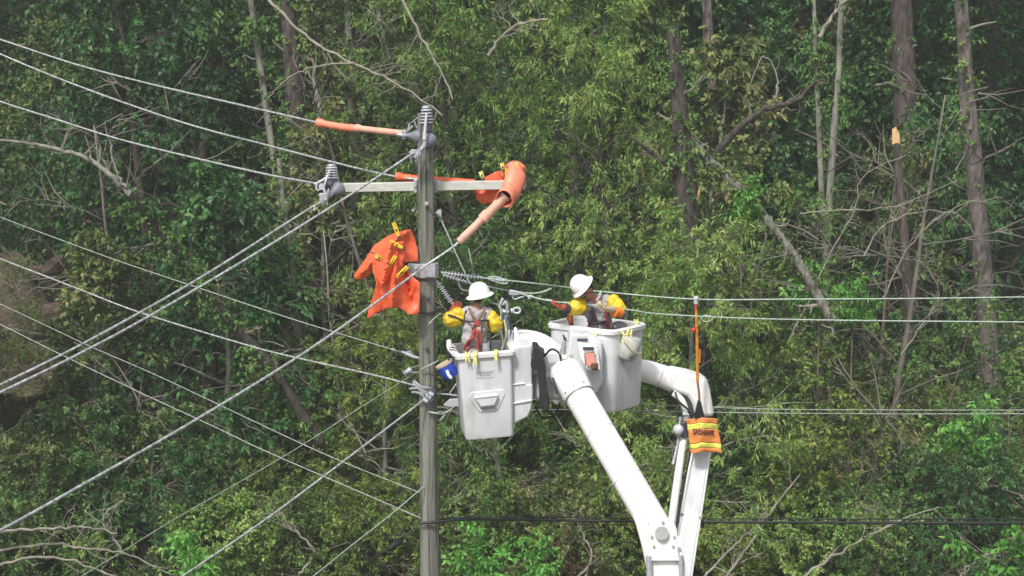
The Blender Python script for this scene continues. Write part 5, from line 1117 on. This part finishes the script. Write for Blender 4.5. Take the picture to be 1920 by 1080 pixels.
def person(label, J, face_dir, crown_dir, gl_m, sleeve_m, hat_at, hat_axis, hand_curl, loc):
    t = thing('person', loc, label, 'person')
    S = Sk(); pel = S.a(J['pelvis'], .115)
    wa = S.a(J['waist'], .11, pel); ch = S.a(J['chest'], .125, wa); uc = S.a(J['uchest'], .10, ch)
    nk = S.a(J['neck'], .052, uc)
    hd = J['head']; up = Vector(crown_dir).normalized(); fd_ = Vector(face_dir).normalized(); fd_ = (fd_ - up * fd_.dot(up)).normalized()
    jaw = S.a(hd - up * .055 + fd_ * .022, .060, nk); fc = S.a(hd, .078, jaw); tp = S.a(hd + up * .06 - fd_ * .015, .075, fc)
    nose = S.a(hd - up * .01 + fd_ * .098, .012, fc); chn = S.a(hd - up * .095 + fd_ * .055, .028, jaw)
    sd_ = fd_.cross(up)
    for s in (-1, 1): S.a(hd + sd_ * s * .086 - up * .005, .014, fc)
    for s in ('L', 'R'):
        w_ = S.chain([J['sh' + s], J['el' + s], J['wr' + s]], [.058, .043, .028], uc)
        hv = (J['hd' + s] - J['wr' + s]).normalized(); hand(S, w_, J['wr' + s], hv, J['pn' + s], .0075, hand_curl)
        k = S.chain([J['hip' + s], J['kn' + s], J['an' + s], J['an' + s] + Vector((0, .16, -.03))], [.085, .058, .04, .035], pel)
    skin('body', S.v, S.e, S.r, M['skin'], t)
    # clothing
    S = Sk(); pel = S.a(J['pelvis'], (.165, .135)); wa = S.a(J['waist'], (.155, .13), pel); ch = S.a(J['chest'], (.185, .15), wa); uc = S.a(J['uchest'], (.13, .11), ch); S.a(J['neck'] - up * .02, .068, uc)
    for s in ('L', 'R'): S.chain([J['sh' + s], J['sh' + s].lerp(J['el' + s], .35)], [.078, .07], uc)
    skin('shirt', S.v, S.e, S.r, M['shirt'], t)
    S = Sk(); pel = S.a(J['pelvis'], (.17, .14)); S.a(J['waist'].lerp(J['pelvis'], .5), (.165, .14), pel)
    for s in ('L', 'R'): S.chain([J['hip' + s], J['kn' + s], J['an' + s]], [.105, .08, .065], pel)
    skin('trousers', S.v, S.e, S.r, M['trousers'], t)
    for s in ('L', 'R'):
        S = Sk(); S.a(J['an' + s], .06); S.chain([J['an' + s] + Vector((0, .08, -.03)), J['an' + s] + Vector((0, .19, -.035))], [.055, .045], 0); skin('boot', S.v, S.e, S.r, M['leather'], t)
        S = Sk(); a = S.a(J['sh' + s].lerp(J['uch' if False else 'uchest'], .12) + Vector((0, 0, .01)), .092); S.chain([J['sh' + s].lerp(J['el' + s], .45), J['el' + s], J['el' + s].lerp(J['wr' + s], .45)], [.126, .110, .074], a); skin('rubber_sleeve', S.v, S.e, S.r, M[sleeve_m[s]], t)
        hv = (J['hd' + s] - J['wr' + s]).normalized()
        S = Sk(); a = S.a(J['el' + s].lerp(J['wr' + s], .42), .06); c = S.a(J['wr' + s], .042, a); hand(S, c, J['wr' + s], hv, J['pn' + s], .0115, hand_curl, sc=1.08); skin('glove', S.v, S.e, S.r, M[gl_m[s]], t)
    b = MB()
    for s in (-1, 1): b.ball(hd + fd_ * .073 + sd_ * s * .031 + up * .005, .013, 8)
    b.build('eyes', M['eye'], t)
    b = MB(); b.tube([hd + fd_ * .086 - up * .052 - sd_ * .022, hd + fd_ * .09 - up * .053, hd + fd_ * .086 - up * .052 + sd_ * .022], .006, 6); b.build('mouth', M['harness_red'], t)
    b = MB(); b.ball(hd - fd_ * .028 + up * .02, .083, 14, (1, 1, 1)); b.build('hair', M['hair'], t)
    # hard hat with an all round brim
    h0 = Vector(hat_at); ha = Vector(hat_axis).normalized()
    b = MB(); b.lathe(h0, h0 + ha, [(0, .115), (-.006, .172), (.002, .176), (.012, .166), (.030, .135), (.06, .131), (.105, .118), (.145, .090), (.170, .05), (.178, .0)], 28); b.build('hard_hat', M['hat'], t, 50)
    return t, S
def V3(*a): return P(*a)
# worker 1, seen from behind
J1 = dict(pelvis=P(889, 655, -.62), waist=P(889, 630, -.60), chest=P(891, 604, -.58), uchest=P(893, 586, -.57), neck=P(894, 570, -.56), head=P(897, 556, -.54),
          shL=P(872, 587, -.58), elL=P(839, 603, -.62), wrL=P(850, 581, -.30), hdL=P(862, 571, -.18), shR=P(915, 588, -.57), elR=P(930, 615, -.62), wrR=P(939, 600, -.36), hdR=P(942, 588, -.30),
          hipL=P(874, 662, -.62), hipR=P(906, 662, -.62), knL=P(878, 730, -.64), knR=P(906, 730, -.64), anL=P(880, 800, -.60), anR=P(906, 800, -.60), pnL=Vector((.6, .2, .6)), pnR=Vector((-.3, .2, .8)))
p1, _ = person('man seen from behind in the left bucket, white helmet, yellow sleeves, grey shirt', J1, (.25, 1, -.12), (0, -.05, 1), dict(L='glove', R='leather'), dict(L='sleeve', R='sleeve'), P(900, 555, -.55), (-.20, -.06, 1), .9, P(893, 800, -.62))
def strap(pts, m, parent, r=.016, name='strap'):
    b = MB(); c = catmull(pts, 5); b.tube(c, r, 6); b.build(name, M[m], parent)
Yb = -.745
for l, m in ((((879, 578, -.69), (886, 590, Yb), (894, 604, Yb), (902, 612, Yb)), 'harness_brown'), (((909, 579, -.69), (902, 592, Yb), (894, 604, Yb), (884, 616, Yb)), 'harness_brown'),
             (((874, 602, -.68), (884, 603, Yb), (905, 601, Yb), (916, 601, -.68)), 'harness_dark'), (((876, 650, -.74), (884, 632, -.76), (893, 616, Yb), (900, 626, -.76), (902, 645, -.76)), 'harness_red'),
             (((870, 655, -.72), (878, 640, -.77), (888, 632, -.77)), 'harness_red'), (((894, 616, Yb), (895, 640, -.77), (896, 655, -.77)), 'harness_red'), (((874, 582, -.66), (872, 592, -.66), (872, 603, -.66)), 'harness_dark'), (((914, 603, -.70), (919, 625, -.70), (920, 655, -.70)), 'harness_dark'), (((840, 590, -.69), (855, 595, -.71), (870, 603, -.69)), 'harness_dark')):
    strap(PP(*l), m, p1, .017 if m != 'harness_dark' else .011)
b = MB(); b.box(P(894, 606, -.755), (.07, .02, .06)); b.build('back_plate', M['harness_red'], p1, 20, .006)
b = MB(); b.box(P(898, 617, -.755), (.05, .02, .05)); b.build('shock_pack', M['tan'], p1, 20, .006)
t = thing('tool_holster', P(911, 652, -.8), 'grey steel tool holster hanging at the left worker right hip', 'holster')
b = MB(); b.tube(PP((911, 643, -.8), (912, 660, -.8)), .045, 10); b.build('pouch', M['steel'], t); b = MB(); b.tube(PP((904, 642, -.8), (917, 646, -.8)), .018, 8); b.build('clip', M['dark_metal'], t)
# worker 2, leaning towards the camera and to the left
J2 = dict(pelvis=P(1130, 648, .20), waist=P(1129, 622, .18), chest=P(1123, 592, .13), uchest=P(1119, 569, .06), neck=P(1112, 557, .0), head=P(1100, 545, -.06),
          shL=P(1095, 567, .02), elL=P(1074, 580, -.10), wrL=P(1053, 576, -.16), hdL=P(1040, 572, -.18), shR=P(1142, 562, .08), elR=P(1164, 580, -.03), wrR=P(1138, 580, -.26), hdR=P(1126, 574, -.28),
          hipL=P(1116, 658, .2), hipR=P(1144, 658, .2), knL=P(1112, 710, .16), knR=P(1148, 710, .16), anL=P(1114, 760, .22), anR=P(1146, 760, .22), pnL=Vector((0, .3, 1)), pnR=Vector((-.3, .3, .8)))
p2, _ = person('man in white helmet and yellow sleeves bending over the wire in the right bucket', J2, (-.62, -.75, -.35), (-.42, -.25, .9), dict(L='glove', R='leather'), dict(L='sleeve', R='sleeve'), P(1093, 538, -.075), (-.70, -.20, .62), .9, P(1130, 760, .2))
# collar, harness front
for l, m in ((((1108, 583, -.02), (1108, 596, -.04), (1110, 606, -.03)), 'harness_dark'), (((1104, 604, -.02), (1118, 606, -.05), (1136, 603, -.03)), 'harness_dark'), (((1137, 580, -.06), (1138, 600, -.03), (1142, 620, .03)), 'harness_red'),
             (((1106, 606, -.0), (1102, 618, .03), (1100, 630, .05)), 'harness_red'), (((1127, 546, .0), (1124, 556, -.06), (1119, 564, -.08)), 'shirt'), (((1110, 577, -.05), (1114, 590, -.05), (1114, 606, -.04)), 'harness_dark')):
    strap(PP(*l), m, p2, .020)
b = MB(); b.tube(PP((1058, 578, -.15), (1066, 581, -.13)), [.062, .07], 12); b.build('cuff', M['harness_dark'], p2)
b = MB(); b.tube(PP((1162, 586, -.06), (1150, 585, -.16)), [.075, .06], 12); b.build('cuff', M['sleeve_orange'], p2)
b = MB(); b.tube(PP((1170, 584, .0), (1163, 588, -.04)), [.078, .085], 12); b.build('elbow_band', M['tool_blue'], p2)
b = MB(); b.ball(P(1161, 612, .2), .09, 12, (1.2, 1, .8)); b.build('rear_pouch', M['trousers'], p2)
t = thing('leather_glove', P(1070, 600, .1), 'tan and orange spare glove tucked at the left rim of the right bucket', 'glove')
S = Sk(); a = S.a(P(1072, 612, .12), .035); c = S.a(P(1070, 602, .10), .035, a); hand(S, c, P(1070, 602, .10), (-.1, -.1, 1), (.2, -1, 0), .013, .35, sc=.9); skin('glove', S.v, S.e, S.r, M['glove'], t)
